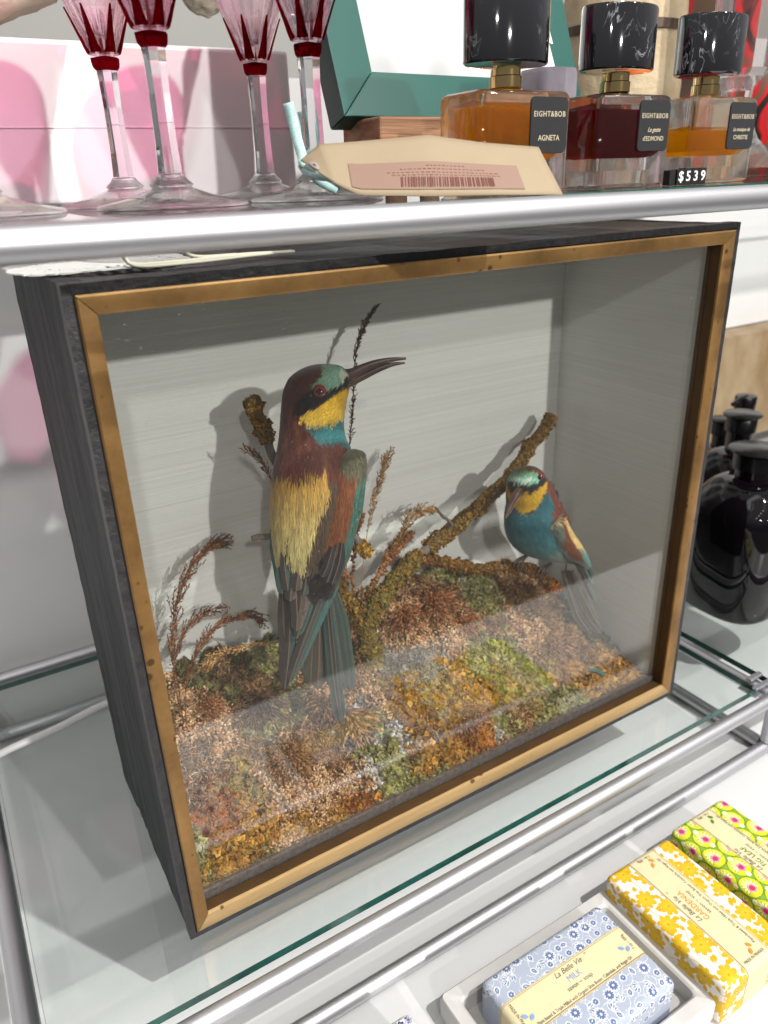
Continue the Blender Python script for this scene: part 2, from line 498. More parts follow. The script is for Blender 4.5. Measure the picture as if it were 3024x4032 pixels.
# ------------------------------------------------------------------ the display case
case = thing('display_case', 'shallow black wooden display case with gilt frame and glass front, holding two stuffed birds', 'display case', (W_ / 2, 0, 0))
t_ = .012; F0 = .0
def rough_slab(name, a, b_, mat, nx=40, ny=6, nz=40, amp=.0005, chip=None):
    """board whose faces are gently uneven"""
    mb = MB()
    (x0, y0, z0), (x1, y1, z1) = a, b_
    def face(o, du, dv, nu, nv):
        U, Vv = np.meshgrid(np.linspace(0, 1, nu + 1), np.linspace(0, 1, nv + 1), indexing='ij')
        Pp = np.array(o) + U[..., None] * np.array(du) + Vv[..., None] * np.array(dv)
        idx = np.arange((nu + 1) * (nv + 1)).reshape(nu + 1, nv + 1)
        Fq = np.stack([idx[:-1, :-1], idx[1:, :-1], idx[1:, 1:], idx[:-1, 1:]], -1).reshape(-1, 4)
        mb.add(Pp.reshape(-1, 3), Fq)
    X, Y, Z = x1 - x0, y1 - y0, z1 - z0
    face((x0, y0, z0), (X, 0, 0), (0, 0, Z), nx, nz)
    face((x1, y1, z0), (-X, 0, 0), (0, 0, Z), nx, nz)
    face((x0, y1, z0), (0, -Y, 0), (0, 0, Z), ny, nz)
    face((x1, y0, z0), (0, Y, 0), (0, 0, Z), ny, nz)
    face((x0, y0, z1), (X, 0, 0), (0, Y, 0), nx, ny)
    face((x0, y1, z0), (X, 0, 0), (0, -Y, 0), nx, ny)
    V = np.concatenate(mb.v)
    k = 2 * math.pi
    d = np.stack([fbm(V * 70, 3, 1), fbm(V * 70, 3, 2) * .5, fbm(V * 90, 3, 3)], -1) * 1.2
    V = V + d * amp
    if chip: V = chip(V)
    mb.v = [V]; mb.c = [np.ones_like(V)]
    o = mb.build(name, mat, case)
    return o
def chipside(V):
    # the lower back corner of the left board is splintered
    m = (V[:, 2] < .02) & (V[:, 1] > .10)
    V = V.copy(); f = (V[:, 1] - .10) / .066
    V[m, 2] += (np.abs(np.sin(V[m, 1] * 260)) * .006 * (V[m, 1] < .135))
    return V
rough_slab('side_panel', (0, F0, 0), (t_, D_ + t_, H_), M['black'], 4, 40, 80, .00045, chipside)
rough_slab('side_panel', (W_ - t_, F0, 0), (W_, D_ + t_, H_), M['black'], 4, 20, 60, .00045)
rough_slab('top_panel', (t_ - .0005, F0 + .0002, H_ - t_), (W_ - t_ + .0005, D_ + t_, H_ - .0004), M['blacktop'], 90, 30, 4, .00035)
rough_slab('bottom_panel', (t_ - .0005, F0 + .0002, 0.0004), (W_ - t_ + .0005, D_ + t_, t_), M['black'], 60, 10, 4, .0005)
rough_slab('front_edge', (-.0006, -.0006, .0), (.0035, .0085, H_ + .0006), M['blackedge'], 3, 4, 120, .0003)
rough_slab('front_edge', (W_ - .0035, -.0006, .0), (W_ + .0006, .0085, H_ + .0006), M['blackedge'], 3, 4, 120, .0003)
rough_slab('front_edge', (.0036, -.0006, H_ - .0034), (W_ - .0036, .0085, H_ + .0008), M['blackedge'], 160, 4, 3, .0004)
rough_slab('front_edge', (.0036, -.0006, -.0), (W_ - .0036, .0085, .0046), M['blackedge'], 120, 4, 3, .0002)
b = MB(); b.box((t_ + .001, D_, t_), (W_ - t_ - .001, D_ + .006, H_ - t_)); b.build('back_panel', M['black'], case)
# pale lining: back, two sides, top
LX0, LX1 = t_ + .0016, W_ - t_ - .0016
b = MB(); b.box((LX0, D_ - .0085, t_ + .001), (LX1, D_ - .0065, H_ - t_ - .001)); b.build('back_lining', M['paper'], case)
b = MB(); b.box((LX0 - .0014, .012, t_ + .001), (LX0 + .0006, D_ - .0087, H_ - t_ - .001)); b.build('side_lining', M['paper'], case)
b = MB(); b.box((LX1 - .0006, .012, t_ + .001), (LX1 + .0014, D_ - .0087, H_ - t_ - .001)); b.build('side_lining', M['paper'], case)
b = MB(); b.box((LX0 + .001, .012, H_ - t_ - .0030), (LX1 - .001, D_ - .0087, H_ - t_ - .0012)); b.build('top_lining', M['paper'], case)

for key in ('gilt', 'giltlite'):      # fly specks and small knocks in the gilding
    mm = M[key]; n_, l_ = mm.node_tree.nodes, mm.node_tree.links
    bs = next(x for x in n_ if x.type == 'BSDF_PRINCIPLED'); src_ = bs.inputs['Base Color'].links[0].from_socket
    tcn = n_.new('ShaderNodeTexCoord'); vo = n_.new('ShaderNodeTexVoronoi'); vo.inputs['Scale'].default_value = 95
    l_.new(tcn.outputs['Object'], vo.inputs['Vector'])
    nz2 = n_.new('ShaderNodeTexNoise'); nz2.inputs['Scale'].default_value = 31; l_.new(tcn.outputs['Object'], nz2.inputs['Vector'])
    ad2 = n_.new('ShaderNodeMath'); ad2.operation = 'MULTIPLY_ADD'; ad2.inputs[1].default_value = .9; l_.new(nz2.outputs['Fac'], ad2.inputs[0]); l_.new(vo.outputs['Distance'], ad2.inputs[2])
    mr2 = n_.new('ShaderNodeMapRange'); mr2.inputs[1].default_value = .50; mr2.inputs[2].default_value = .57; mr2.inputs[3].default_value = .85; mr2.inputs[4].default_value = 0
    l_.new(ad2.outputs[0], mr2.inputs[0])
    mx2 = n_.new('ShaderNodeMix'); mx2.data_type = 'RGBA'; mx2.inputs[7].default_value = (.07, .035, .015, 1)
    l_.new(mr2.outputs[0], mx2.inputs[0]); l_.new(src_, mx2.inputs[6]); l_.new(mx2.outputs[2], bs.inputs['Base Color'])
# gilt slip: four mitred bars sitting inside the black front edge
gx0, gx1, gz0, gz1 = .0045, W_ - .0045, .0050, H_ - .0042
ix0, ix1, iz0, iz1 = .0132, .4436, .0170, H_ - .0135
yf, yb = -.0022, .0080
def bar(o0, o1, i0, i1, mats):
    """outer edge o0->o1, inner edge i0->i1 (x,z); rounded front, rebate going back"""
    prof = [(0, yb), (0, yf + .0008), (.10, yf), (.86, yf + .0003), (.97, yf + .0010), (1.0, yf + .0024), (1.0, yb)]
    V = []; n = 24
    for i in range(n + 1):
        s_ = i / n
        for (q, yy) in prof:
            ox, oz = [o0[k] * (1 - s_) + o1[k] * s_ for k in (0, 1)]
            jx, jz = [i0[k] * (1 - s_) + i1[k] * s_ for k in (0, 1)]
            V.append((ox * (1 - q) + jx * q, yy + .00012 * math.sin(i * 1.7), oz * (1 - q) + jz * q))
    k = len(prof); Fa = []; mi = []
    for i in range(n):
        for j in range(k - 1):
            Fa.append((i * k + j, i * k + j + 1, (i + 1) * k + j + 1, (i + 1) * k + j)); mi.append(1 if j >= 5 else 0)
    Fa.append(tuple(range(k))); mi.append(0); Fa.append(tuple(range(n * k + k - 1, n * k - 1, -1))); mi.append(0)
    me = mesh('gilt_bar', V, Fa, False, None, mi)
    o = link('gilt_bar', me, mats, case); autosmooth(o, 40)
    return o
g_ = .00025
bar((gx0, gz0 + g_), (gx0, gz1 - g_), (ix0, iz0 + g_), (ix0, iz1 - g_), [M['gilt'], M['giltdark']])
bar((gx1, gz1 - g_), (gx1, gz0 + g_), (ix1, iz1 - g_), (ix1, iz0 + g_), [M['gilt'], M['giltdark']])
bar((gx0 + g_, gz1), (gx1 - g_, gz1), (ix0 + g_, iz1), (ix1 - g_, iz1), [M['gilt'], M['giltdark']])
o = bar((gx1 - g_, gz0), (gx0 + g_, gz0), (ix1 - g_, iz0), (ix0 + g_, iz0), [M['giltlite'], M['giltdark']])
o['label'] = 'paler rubbed bottom bar of the gilt frame'
# rebate behind the gilt: right one shows as a dark gold strip, bottom one as a dusty black strip
b = MB(); b.box((ix1 - .0002, .0082, iz0), (ix1 + .003, .0118, iz1)); b.build('rebate', M['giltdark'], case)
b = MB(); b.box((ix0, .0100, t_ + .0005), (ix1, .0150, iz0 + .0040)); b.build('rebate', M['liner'], case)
b = MB(); b.box((ix0 - .004, .0078, iz0 - .0035), (ix1 + .0025, .0096, iz1 + .003)); b.build('glass_pane', M['pane'], case)

# ------------------------------------------------------------------ noise for numpy patterns
def inpoly(u, v, poly):
    poly = np.asarray(poly, float); c = np.zeros(len(u), bool); j = len(poly) - 1
    for i in range(len(poly)):
        xi, yi = poly[i]; xj, yj = poly[j]
        with np.errstate(divide='ignore', invalid='ignore'):
            c ^= ((yi > v) != (yj > v)) & (u < (xj - xi) * (v - yi) / (yj - yi + 1e-12) + xi)
        j = i
    return c
def unit(a): return a / (np.linalg.norm(a, axis=-1, keepdims=True) + 1e-12)

def strands_mesh(root, d, nrm, length, width, col0, col1, lift=.25, sag=0.0):
    """thin tapering barbs: root (n,3), d direction, nrm surface normal"""
    n = len(root); length = length[:, None]; width = width[:, None]
    side = unit(np.cross(d, nrm))
    mid = root + d * length * .5 + nrm * length * lift * .5
    tip = root + d * length + nrm * length * (lift * .35 - sag)
    V = np.stack([root - side * width * .5, root + side * width * .5, mid - side * width * .42, mid + side * width * .42, tip], 1).reshape(-1, 3)
    b_ = np.arange(n)[:, None] * 5
    F = np.concatenate([b_ + np.array([[0, 1, 3]]), b_ + np.array([[0, 3, 2]]), b_ + np.array([[2, 3, 4]])], 0)
    C = np.stack([col0, col0, (col0 + col1) / 2, (col0 + col1) / 2, col1], 1).reshape(-1, 3)
    return V, F, C

def instances(tv, tf, R, T, colors):
    """many copies of a small template in ONE mesh: R (n,3,3), T (n,3)"""
    tv = np.asarray(tv, float); tf = np.asarray(tf)
    n = len(T)
    V = np.einsum('nij,kj->nki', R, tv) + T[:, None, :]
    F = (tf[None] + (np.arange(n) * len(tv))[:, None, None]).reshape(-1, tf.shape[1])
    if colors.ndim == 2: C = np.repeat(colors[:, None, :], len(tv), 1)
    else: C = colors
    return V.reshape(-1, 3), F, C.reshape(-1, 3)

def basis(z, spin=None):
    z = unit(np.asarray(z, float))
    a = np.where(np.abs(z[:, 2:3]) < .9, np.array([[0, 0, 1.]]), np.array([[1., 0, 0]]))
    x = unit(np.cross(a, z)); y = np.cross(z, x)
    if spin is not None:
        c, s_ = np.cos(spin)[:, None], np.sin(spin)[:, None]
        x, y = x * c + y * s_, -x * s_ + y * c
    return np.stack([x, y, z], -1)

# small templates
def spindle(n=5):
    V = [(0, 0, 0)]
    for z, r in ((.25, .75), (.6, 1.0)):
        for j in range(n): V.append((r * math.cos(2 * math.pi * j / n), r * math.sin(2 * math.pi * j / n), z))
    V.append((0, 0, 1)); F = []
    for j in range(n):
        k = (j + 1) % n
        F += [(0, 1 + k, 1 + j), (1 + j, 1 + k, 1 + n + k), (1 + j, 1 + n + k, 1 + n + j), (1 + n + j, 1 + n + k, 1 + 2 * n)]
    return np.array(V, float), np.array(F)
SPV, SPF = spindle(5)
def ico():
    t = (1 + 5 ** .5) / 2
    V = unit(np.array([(-1, t, 0), (1, t, 0), (-1, -t, 0), (1, -t, 0), (0, -1, t), (0, 1, t), (0, -1, -t), (0, 1, -t), (t, 0, -1), (t, 0, 1), (-t, 0, -1), (-t, 0, 1)], float))
    F = np.array([(0, 11, 5), (0, 5, 1), (0, 1, 7), (0, 7, 10), (0, 10, 11), (1, 5, 9), (5, 11, 4), (11, 10, 2), (10, 7, 6), (7, 1, 8), (3, 9, 4), (3, 4, 2), (3, 2, 6), (3, 6, 8), (3, 8, 9), (4, 9, 5), (2, 4, 11), (6, 2, 10), (8, 6, 7), (9, 8, 1)])
    return V, F
ICV, ICF = ico()
# a crinkled lobe of lichen: bent disc
def lobe(n=7):
    V = [(0, 0, 0)]
    for j in range(n):
        a = 2 * math.pi * j / n; r = 1 + .35 * math.sin(j * 2.7)
        V.append((r * math.cos(a), r * math.sin(a), .38 * math.sin(a * 2 + .6) + .25 * (j % 2)))
    F = [(0, 1 + j, 1 + (j + 1) % n) for j in range(n)]
    return np.array(V, float), np.array(F)
LBV, LBF = lobe()

veg = lambda name, rough=.8: principled(name, (.5, .5, .5), rough, attr=True, spec=.25, noise=(700, .45, (1, 1, 1), None))

# ------------------------------------------------------------------ the bed of moss and lichen
MX0, MX1 = LX0 + .0008, LX1 - .0008
MY0, MY1 = .0155, D_ - .0090
PC = None
def hgt(x, y):
    x = np.asarray(x, float); y = np.asarray(y, float)
    s_ = np.clip((y - MY0) / (MY1 - MY0), 0, 1)
    back = np.interp(x, [0, .12, .17, .21, .25, .30, .345, .40, .445], [.095, .092, .086, .102, .116, .113, .100, .078, .048])
    p = np.stack([x * 38, y * 38], -1).reshape(-1, 2)
    n1 = fbm(p, 3, 5).reshape(x.shape)
    n2 = np.abs(fbm(p * 2.4, 2, 6)).reshape(x.shape) * 3 - 1
    hump = .010 * np.exp(-(((x - .26) / .05) ** 2 + ((y - .11) / .03) ** 2))
    dome = 0
    if PC is not None:
        px_ = x.ravel() + .004 * fbm(p * 3, 2, 91); py_ = y.ravel() + .004 * fbm(p * 3, 2, 92)
        dd_ = np.sqrt((px_[:, None] - PC[None, :, 0]) ** 2 + (py_[:, None] - PC[None, :, 1]) ** 2)
        dd_ = np.partition(dd_, 1, axis=1)[:, :2]
        dome = (.0062 * np.clip((dd_[:, 1] - dd_[:, 0]) / .012, 0, 1) ** .6 - .0022).reshape(x.shape) * np.clip(s_ * 6, .25, 1)
    return dome + .0135 + (back - .0135) * s_ ** 1.15 + n1 * .0062 * (0.35 + s_) + hump * .8 + .0046 * n2 * (.4 + s_)
def Gp(u, v):
    d = rayd(u, v); best = None
    for y in np.linspace(MY0 + .0005, MY1, 160):
        t = (y - CAMLOC[1]) / d[1]; p = CAMLOC + t * d
        if p[2] <= hgt(p[0], p[1]): return p
    return p
# patches as seen: pixel centre, kind
PATCH = [
 # ochre and orange lichen
 (470,1870,'o'),(520,1850,'o'),(560,1690,'y'),(530,1780,'o'),(600,1780,'o'),(650,1800,'o'),(740,1760,'o'),(780,1750,'r'),(690,1820,'o'),(920,1640,'o'),(960,1660,'o'),
 (1000,1650,'o'),(1040,1605,'r'),(1060,1640,'r'),(1000,1480,'o'),(930,1500,'y'),(1040,1500,'o'),(1130,1510,'y'),(830,1480,'y'),(1180,1440,'y'),(470,1790,'r'),
 (510,1720,'y'),(450,1950,'y'),(560,1880,'y'),(1000,1530,'o'),(1090,1480,'y'),(1230,1470,'o'),(1300,1440,'o'),(1340,1440,'o'),(1110,1620,'y'),(880,1530,'o'),
 # brown moss
 (650,1600,'b'),(700,1650,'b'),(570,1640,'b'),(620,1680,'b'),(740,1640,'b'),(1010,1560,'b'),(930,1560,'b'),(860,1530,'b'),(450,1640,'b'),(520,1540,'b'),(440,1720,'b'),(470,1690,'b'),
 (1250,1400,'b'),(1180,1370,'b'),(990,1300,'b'),(930,1290,'b'),(1130,1290,'b'),(1100,1270,'b'),(1050,1360,'b'),(490,1460,'b'),(560,1490,'b'),(1120,1560,'b'),(700,1580,'b'),
 # seeds
 (740,1710,'s'),(620,1740,'s'),(700,1500,'s'),(780,1470,'s'),(900,1350,'s'),(960,1380,'s'),(420,1560,'s'),(460,1590,'s'),(690,1740,'s'),(870,1370,'s'),(1150,1390,'s'),(650,1840,'s'),(590,1700,'s'),(800,1510,'s'),
 # green flakes over gravel
 (830,1640,'g'),(870,1680,'g'),(800,1600,'g'),(840,1740,'g'),(900,1700,'g'),(1130,1600,'g'),(1180,1570,'g'),(1230,1530,'g'),(590,1580,'g'),(570,1420,'g'),(1050,1430,'g'),(1110,1430,'g'),(1000,1250,'g'),
 (1020,1300,'g'),(1150,1470,'g'),(600,1470,'g'),(440,1850,'g'),(950,1250,'g'),(1060,1400,'g'),(530,1450,'k'),(640,1540,'k'),(480,1500,'k'),(1090,1560,'g'),(1040,1450,'g'),(940,1710,'g'),
 # grey branching lichen, gravel
 (880,1420,'w'),(940,1425,'w'),(900,1460,'w'),(450,1670,'w'),(790,1550,'w'),(760,1600,'v'),(790,1680,'v'),(780,1640,'v'),(1080,1580,'v'),(850,1600,'v'),(840,1440,'w'),(1370,1430,'o'),(1330,1400,'k'),(1290,1380,'k')]
PC = np.array([Gp(u, v) for u, v, k in PATCH]); PK = np.array([k for _, _, k in PATCH])
NXg, NYg = 300, 110
gx, gy = np.meshgrid(np.linspace(MX0, MX1, NXg), np.linspace(MY0, MY1, NYg), indexing='ij')
gz = hgt(gx.ravel(), gy.ravel()).reshape(gx.shape)
gz += .0016 * fbm(np.stack([gx.ravel() * 260, gy.ravel() * 260], -1), 2, 9).reshape(gx.shape)
idx = np.arange(NXg * NYg).reshape(NXg, NYg)
GF = np.stack([idx[:-1, :-1], idx[1:, :-1], idx[1:, 1:], idx[:-1, 1:]], -1).reshape(-1, 4)
GV = np.stack([gx, gy, gz], -1).reshape(-1, 3)
# skirt down to the floor of the case
fr_ = idx[:, 0]; nV = len(GV)
sk = GV[fr_].copy(); sk[:, 2] = t_
GV = np.concatenate([GV, sk]); q = np.arange(NXg - 1)
GF = np.concatenate([GF, np.stack([nV + q, nV + q + 1, fr_[1:], fr_[:-1]], -1)])
gm = mesh('moss_bed', GV, GF, True)
tag(link('moss_bed', gm, principled('gap_shade_moss', (.055, .042, .022), .95, noise=(150, .8, (1, 1, 1), (.13, .10, .045)), bump=(320, 1, (1, 1, 1), .002))),  # dark brown base colour stands for shadow between lichen and moss
    'mossy bed sloping up to the back of the case, coloured dark for the shade in its gaps', 'moss bed', kind='stuff')

def kind_at(x, y):
    p = np.stack([x, y], -1)
    p = p + .014 * np.stack([fbm(p * 90, 2, 21), fbm(p * 90, 2, 22)], -1) + np.random.default_rng(8).normal(0, .0026, p.shape)
    d = ((p[:, None, 0] - PC[None, :, 0]) ** 2 + 1.0 * (p[:, None, 1] - PC[None, :, 1]) ** 2)
    d = d * (1 + .5 * np.random.default_rng(3).random(len(PC)))[None]
    i = d.argmin(1)
    return PK[i], i
def scatter(n):
    x = rng.uniform(MX0 + .001, MX1 - .001, n); y = rng.uniform(MY0, MY1 - .001, n)
    k, i = kind_at(x, y)
    z = hgt(x, y)
    e_ = .0012
    nrm = unit(np.stack([-(hgt(x + e_, y) - z) / e_, -(hgt(x, y + e_) - z) / e_, np.ones(n)], -1))
    return x, y, z, k, i, nrm
PAL = {'o': ['#cf9a38', '#bd8430', '#dcae50', '#a87434', '#c68c30'], 'y': ['#b8a44e', '#a29650', '#c8a450', '#978c50', '#b38c3c'],
       'r': ['#b8651c', '#c4741c', '#a85c18', '#c88a2a'], 'g': ['#a9ac58', '#929a48', '#bbbd7c', '#7c8340', '#aaa66c', '#9aa052', '#bdb898'],
       'k': ['#5d6a34', '#4c5430', '#6f7646', '#55492e'], 'b': ['#b0885c', '#946c48', '#c4a074', '#7c5638', '#b48c64'],
       's': ['#c8a47c', '#b48c62', '#d4b48e', '#9a7452', '#c09670'], 'w': ['#b3aa98', '#9a9184', '#c6bfae', '#8d8478'],
       'v': ['#b9b2a4', '#8f8a82', '#d2ccc2', '#6d675f', '#a79a86']}
PALN = {k: np.array([hexc(h, 1.18 if k in 'bsw' else .98) for h in v]) for k, v in PAL.items()}
for k in 'oyrgk':        # dried lichen is dull: pull the patches towards brown
    PALN[k] = PALN[k] * .78 + hexc('#a5825c') * .22
def pick(k, n, jit=.22):
    c = PALN[k][rng.integers(0, len(PALN[k]), n)]
    return np.clip(c * (1 + rng.normal(0, jit, (n, 1))), .01, .9)
x, y, z, kk, ii, nn = scatter(112000)
pts = np.stack([x, y, z], -1)
def sel(kinds, frac=1.0):
    m = np.isin(kk, list(kinds))
    if frac < 1: m &= rng.random(len(kk)) < frac
    return m
def put(name, parts, label, cat, mat):
    V = []; F = []; C = []; n0 = 0
    for (v_, f_, c_) in parts:
        V.append(v_); F.append(f_ + n0); C.append(c_); n0 += len(v_)
    me = mesh(name, np.concatenate(V), np.concatenate(F), False, np.concatenate(C))
    o = link(name, me, mat)
    if label: tag(o, label, cat, kind='stuff')
    return o
M['veg'] = veg('dried_plants')
M['veg2'] = veg('lichen_surface', .9)

def crust(m, smin, smax, kinds, up=.001):
    n = m.sum(); s_ = rng.uniform(smin, smax, n) * np.where(rng.random(n) < .12, 1.5, 1)
    d = unit(nn[m] + rng.normal(0, .55, (n, 3)))
    R = basis(d, rng.uniform(0, 6.28, n)) * s_[:, None, None]
    c = np.zeros((n, 3))
    for k in kinds:
        q_ = kk[m] == k; c[q_] = pick(k, q_.sum())
    T = pts[m] + nn[m] * (rng.uniform(-.0002, up, n))[:, None]
    c = c * (1 + .45 * fbm(pts[m][:, :2] * 170, 2, 67))[:, None]
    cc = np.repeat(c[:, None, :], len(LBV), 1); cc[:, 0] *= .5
    return instances(LBV, LBF, R, T, cc)
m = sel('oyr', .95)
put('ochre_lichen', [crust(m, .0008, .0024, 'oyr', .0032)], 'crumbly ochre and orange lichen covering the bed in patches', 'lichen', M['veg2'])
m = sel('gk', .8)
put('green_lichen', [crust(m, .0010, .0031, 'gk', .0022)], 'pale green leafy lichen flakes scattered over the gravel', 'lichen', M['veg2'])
# gravel under the green
m = sel('gv', .55); n = m.sum()
R = basis(unit(rng.normal(0, 1, (n, 3))), rng.uniform(0, 6, n)) * (rng.uniform(.0006, .0021, n)[:, None, None] * rng.uniform(.6, 1.3, (n, 1, 3)))
put('gravel', [instances(ICV, ICF, R, pts[m] + nn[m] * .0003, pick('v', n))], 'small pale grit among the green lichen', 'gravel', M['veg2'])

# curled threads of brown moss and grey branching lichen
def curls(m, kinds, lmin, lmax, wd, seg=5, curl=1.0, branch=False):
    n = m.sum(); root = pts[m]; L = rng.uniform(lmin, lmax, n)
    fl = np.stack([fbm(pts[m][:, :2] * 150, 2, s_) for s_ in (61, 62, 63)], -1)
    d = unit(nn[m] * .6 + fl * 2.2 + rng.normal(0, .3, (n, 3))); ax = unit(np.roll(fl, 1, 1) + rng.normal(0, .4, (n, 3)))
    P_ = [root]; p_ = root; c = np.zeros((n, 3))
    for k in kinds:
        q_ = (kk[m] == k) | (len(kinds) == 1); c[q_] = pick(k, q_.sum(), .28)
    for i in range(seg - 1):
        d = unit(d + np.cross(ax, d) * curl * .55 + rng.normal(0, .12, (n, 3)))
        p_ = p_ + d * (L / (seg - 1))[:, None]; P_.append(p_)
    P_ = np.stack(P_, 1)
    c = c * (1 + .5 * fbm(pts[m][:, :2] * 120, 2, 66))[:, None]
    side = unit(np.cross(P_[:, -1] - P_[:, 0], rng.normal(0, 1, (n, 3))))
    w_ = wd * (1 - np.linspace(0, .7, seg))[None, :, None] * rng.uniform(.6, 1.4, (n, 1, 1))
    V = np.stack([P_ - side[:, None] * w_, P_ + side[:, None] * w_], 2).reshape(n, seg * 2, 3)
    F = np.array([[2 * i, 2 * i + 1, 2 * i + 3, 2 * i + 2] for i in range(seg - 1)])
    F = (F[None] + (np.arange(n) * seg * 2)[:, None, None]).reshape(-1, 4)
    F = np.concatenate([F[:, [0, 1, 2]], F[:, [0, 2, 3]]])
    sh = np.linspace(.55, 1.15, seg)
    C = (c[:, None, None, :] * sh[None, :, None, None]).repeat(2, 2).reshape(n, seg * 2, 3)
    return V.reshape(-1, 3), F, C.reshape(-1, 3)
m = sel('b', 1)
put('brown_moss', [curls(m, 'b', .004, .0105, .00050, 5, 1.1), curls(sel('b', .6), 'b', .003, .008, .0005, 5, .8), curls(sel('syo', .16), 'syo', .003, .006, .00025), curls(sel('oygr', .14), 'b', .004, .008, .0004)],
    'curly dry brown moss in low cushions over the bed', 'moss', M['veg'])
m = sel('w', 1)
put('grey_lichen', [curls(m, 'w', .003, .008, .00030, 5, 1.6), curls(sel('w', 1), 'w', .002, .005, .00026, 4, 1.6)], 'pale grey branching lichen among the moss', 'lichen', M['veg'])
m = sel('s', .75); n = m.sum()
d = unit(nn[m] + rng.normal(0, .8, (n, 3)))
R = basis(d, rng.uniform(0, 6, n)); r_ = rng.uniform(.0006, .0011, n); Ls = rng.uniform(.0026, .0052, n)
R = R * np.stack([r_, r_, Ls], -1)[:, None, :]
T = pts[m] + nn[m] * rng.uniform(0, .004, n)[:, None]
cc = np.repeat(pick('s', n)[:, None, :], len(SPV), 1); cc[:, 0] *= .5
put('dried_seed_heads', [instances(SPV, SPF, R, T, cc), curls(sel('s', .7), 's', .003, .007, .0002)], 'pinkish brown dried seeds and chaff lying between the moss cushions', 'seeds', M['veg'])
m = sel('ogbsv', .02); n = m.sum()

def PB(u, v, y, clear=.004):
    return P(u, v, max(MY0 + .002, min(y, Gp(u, v)[1] - clear))) if v > 1100 else P(u, v, y)
# ------------------------------------------------------------------ grasses
def spl(p, n):
    """Catmull-Rom through control points"""
    p = np.asarray(p, float)
    q = np.concatenate([[2 * p[0] - p[1]], p, [2 * p[-1] - p[-2]]])
    t = np.linspace(0, len(p) - 1 - 1e-9, n); i = t.astype(int); f = (t - i)[:, None]
    a, b_, c, d = q[i], q[i + 1], q[i + 2], q[i + 3]
    return .5 * ((2 * b_) + (c - a) * f + (2 * a - 5 * b_ + 4 * c - d) * f ** 2 + (3 * b_ - a - 3 * c + d) * f ** 3)

def plume(name, px, y0, y1, label, cols, dens=26, start=.35, blen=.016, slen=.0042, sw=.00042, stem=.00035, round_=False, group=None, one_side=0, spread=.5, cat='dried grass'):
    """dried grass head: px = pixel polyline base->tip, standing at depth y0 (base) .. y1 (tip)"""
    k = len(px)
    cp_ = np.array([(P if i == 0 else PB)(u, v, y0 + (y1 - y0) * i / (k - 1)) for i, (u, v) in enumerate(px)])
    c = spl(cp_, 60)
    root = thing(name, label, cat, tuple(cp_[0]), group)
    mb = MB(); mb.tube(c, np.linspace(stem, stem * .35, 60), 6, col=hexc(cols[0], .8))
    br = []; SR = []; ST = []; SCo = []
    colsn = np.array([hexc(h, .85) for h in cols])
    nb = int(dens * 1.15); sw = sw * 1.05; blen = blen * 1.15; spread = spread * .72
    Ltot = np.linalg.norm(np.diff(c, axis=0), axis=1).sum()
    for i in range(nb):
        t = start + (1 - start) * (i + rng.random()) / nb
        j = min(int(t * 59), 58); p0 = c[j]; td = unit((c[j + 1] - c[j])[None])[0]
        sd = rng.normal(0, 1, 3); sd -= td * sd.dot(td); sd /= np.linalg.norm(sd)
        if one_side: sd = unit((sd * .6 + np.array([one_side, -.1, -.1]))[None])[0]
        env = math.sin(math.pi * min(1, (1 - t) / (1 - start) * .8 + .2)) ** .6
        L = blen * env * rng.uniform(.5, 1.1) + .002
        nseg = 5; pp = [p0]; dd = unit((td + sd * spread)[None])[0]
        for s_ in range(nseg):
            dd = unit((dd + td * .10 + np.array([0, 0, -.04]) + rng.normal(0, .05, 3))[None])[0]
            pp.append(pp[-1] + dd * L / nseg)
        pp = np.array(pp); mb.tube(pp, np.linspace(stem * .5, stem * .25, nseg + 1), 4, col=hexc(cols[0], .8), cap=False)
        ns = max(2, int(L / .0016))
        for s_ in range(ns):
            f = (s_ + .6) / ns * nseg; a = min(int(f), nseg - 1)
            pos = pp[a] + (pp[a + 1] - pp[a]) * (f - a)
            dv = unit((unit((pp[a + 1] - pp[a])[None])[0] + rng.normal(0, .38, 3))[None])[0]
            SR.append(dv); ST.append(pos); SCo.append(colsn[rng.integers(len(cols))] * rng.uniform(.7, 1.25))
    mb.build('stem', M['veg'], root, colors=True)
    SR = np.array(SR); ST = np.array(ST); n = len(ST)
    if round_:
        sc_ = np.stack([rng.uniform(.9, 1.2, n) * sw * 3] * 2 + [rng.uniform(.9, 1.2, n) * slen * .62], -1)
    else:
        sc_ = np.stack([rng.uniform(.7, 1.2, n) * sw] * 2 + [rng.uniform(.7, 1.15, n) * slen], -1)
    Rb = basis(SR, rng.uniform(0, 6, n)) * sc_[:, None, :]
    cc = np.repeat(np.array(SCo)[:, None, :], len(SPV), 1); cc[:, -1] *= 1.25; cc[:, 0] *= .7
    v_, f_, c_ = instances(SPV, SPF, Rb, ST, cc)
    if cat != 'x':
        me = mesh('spikelets', v_, f_, False, c_); link('spikelets', me, M['veg'], root)
    return root
BR = ['#80502f', '#93603a', '#a8744c', '#6d4228']
TN = ['#a67a48', '#bd9058', '#d3ab74', '#8a6438']
plume('grass_plume', [(395,1560),(385,1480),(372,1400),(380,1300),(410,1225),(440,1190),(462,1176)], .110, .146, 'tall feathery brown grass plume standing nearest the left wall of the case', BR, 78, .22, .020, .0036, group='grass plumes at the left of the case', one_side=.35)
plume('grass_plume', [(398,1560),(380,1490),(378,1420),(400,1365),(430,1332),(471,1311)], .105, .135, 'short thin brown grass plume between the two larger left plumes', BR, 34, .25, .011, .0036, group='grass plumes at the left of the case', one_side=.2)
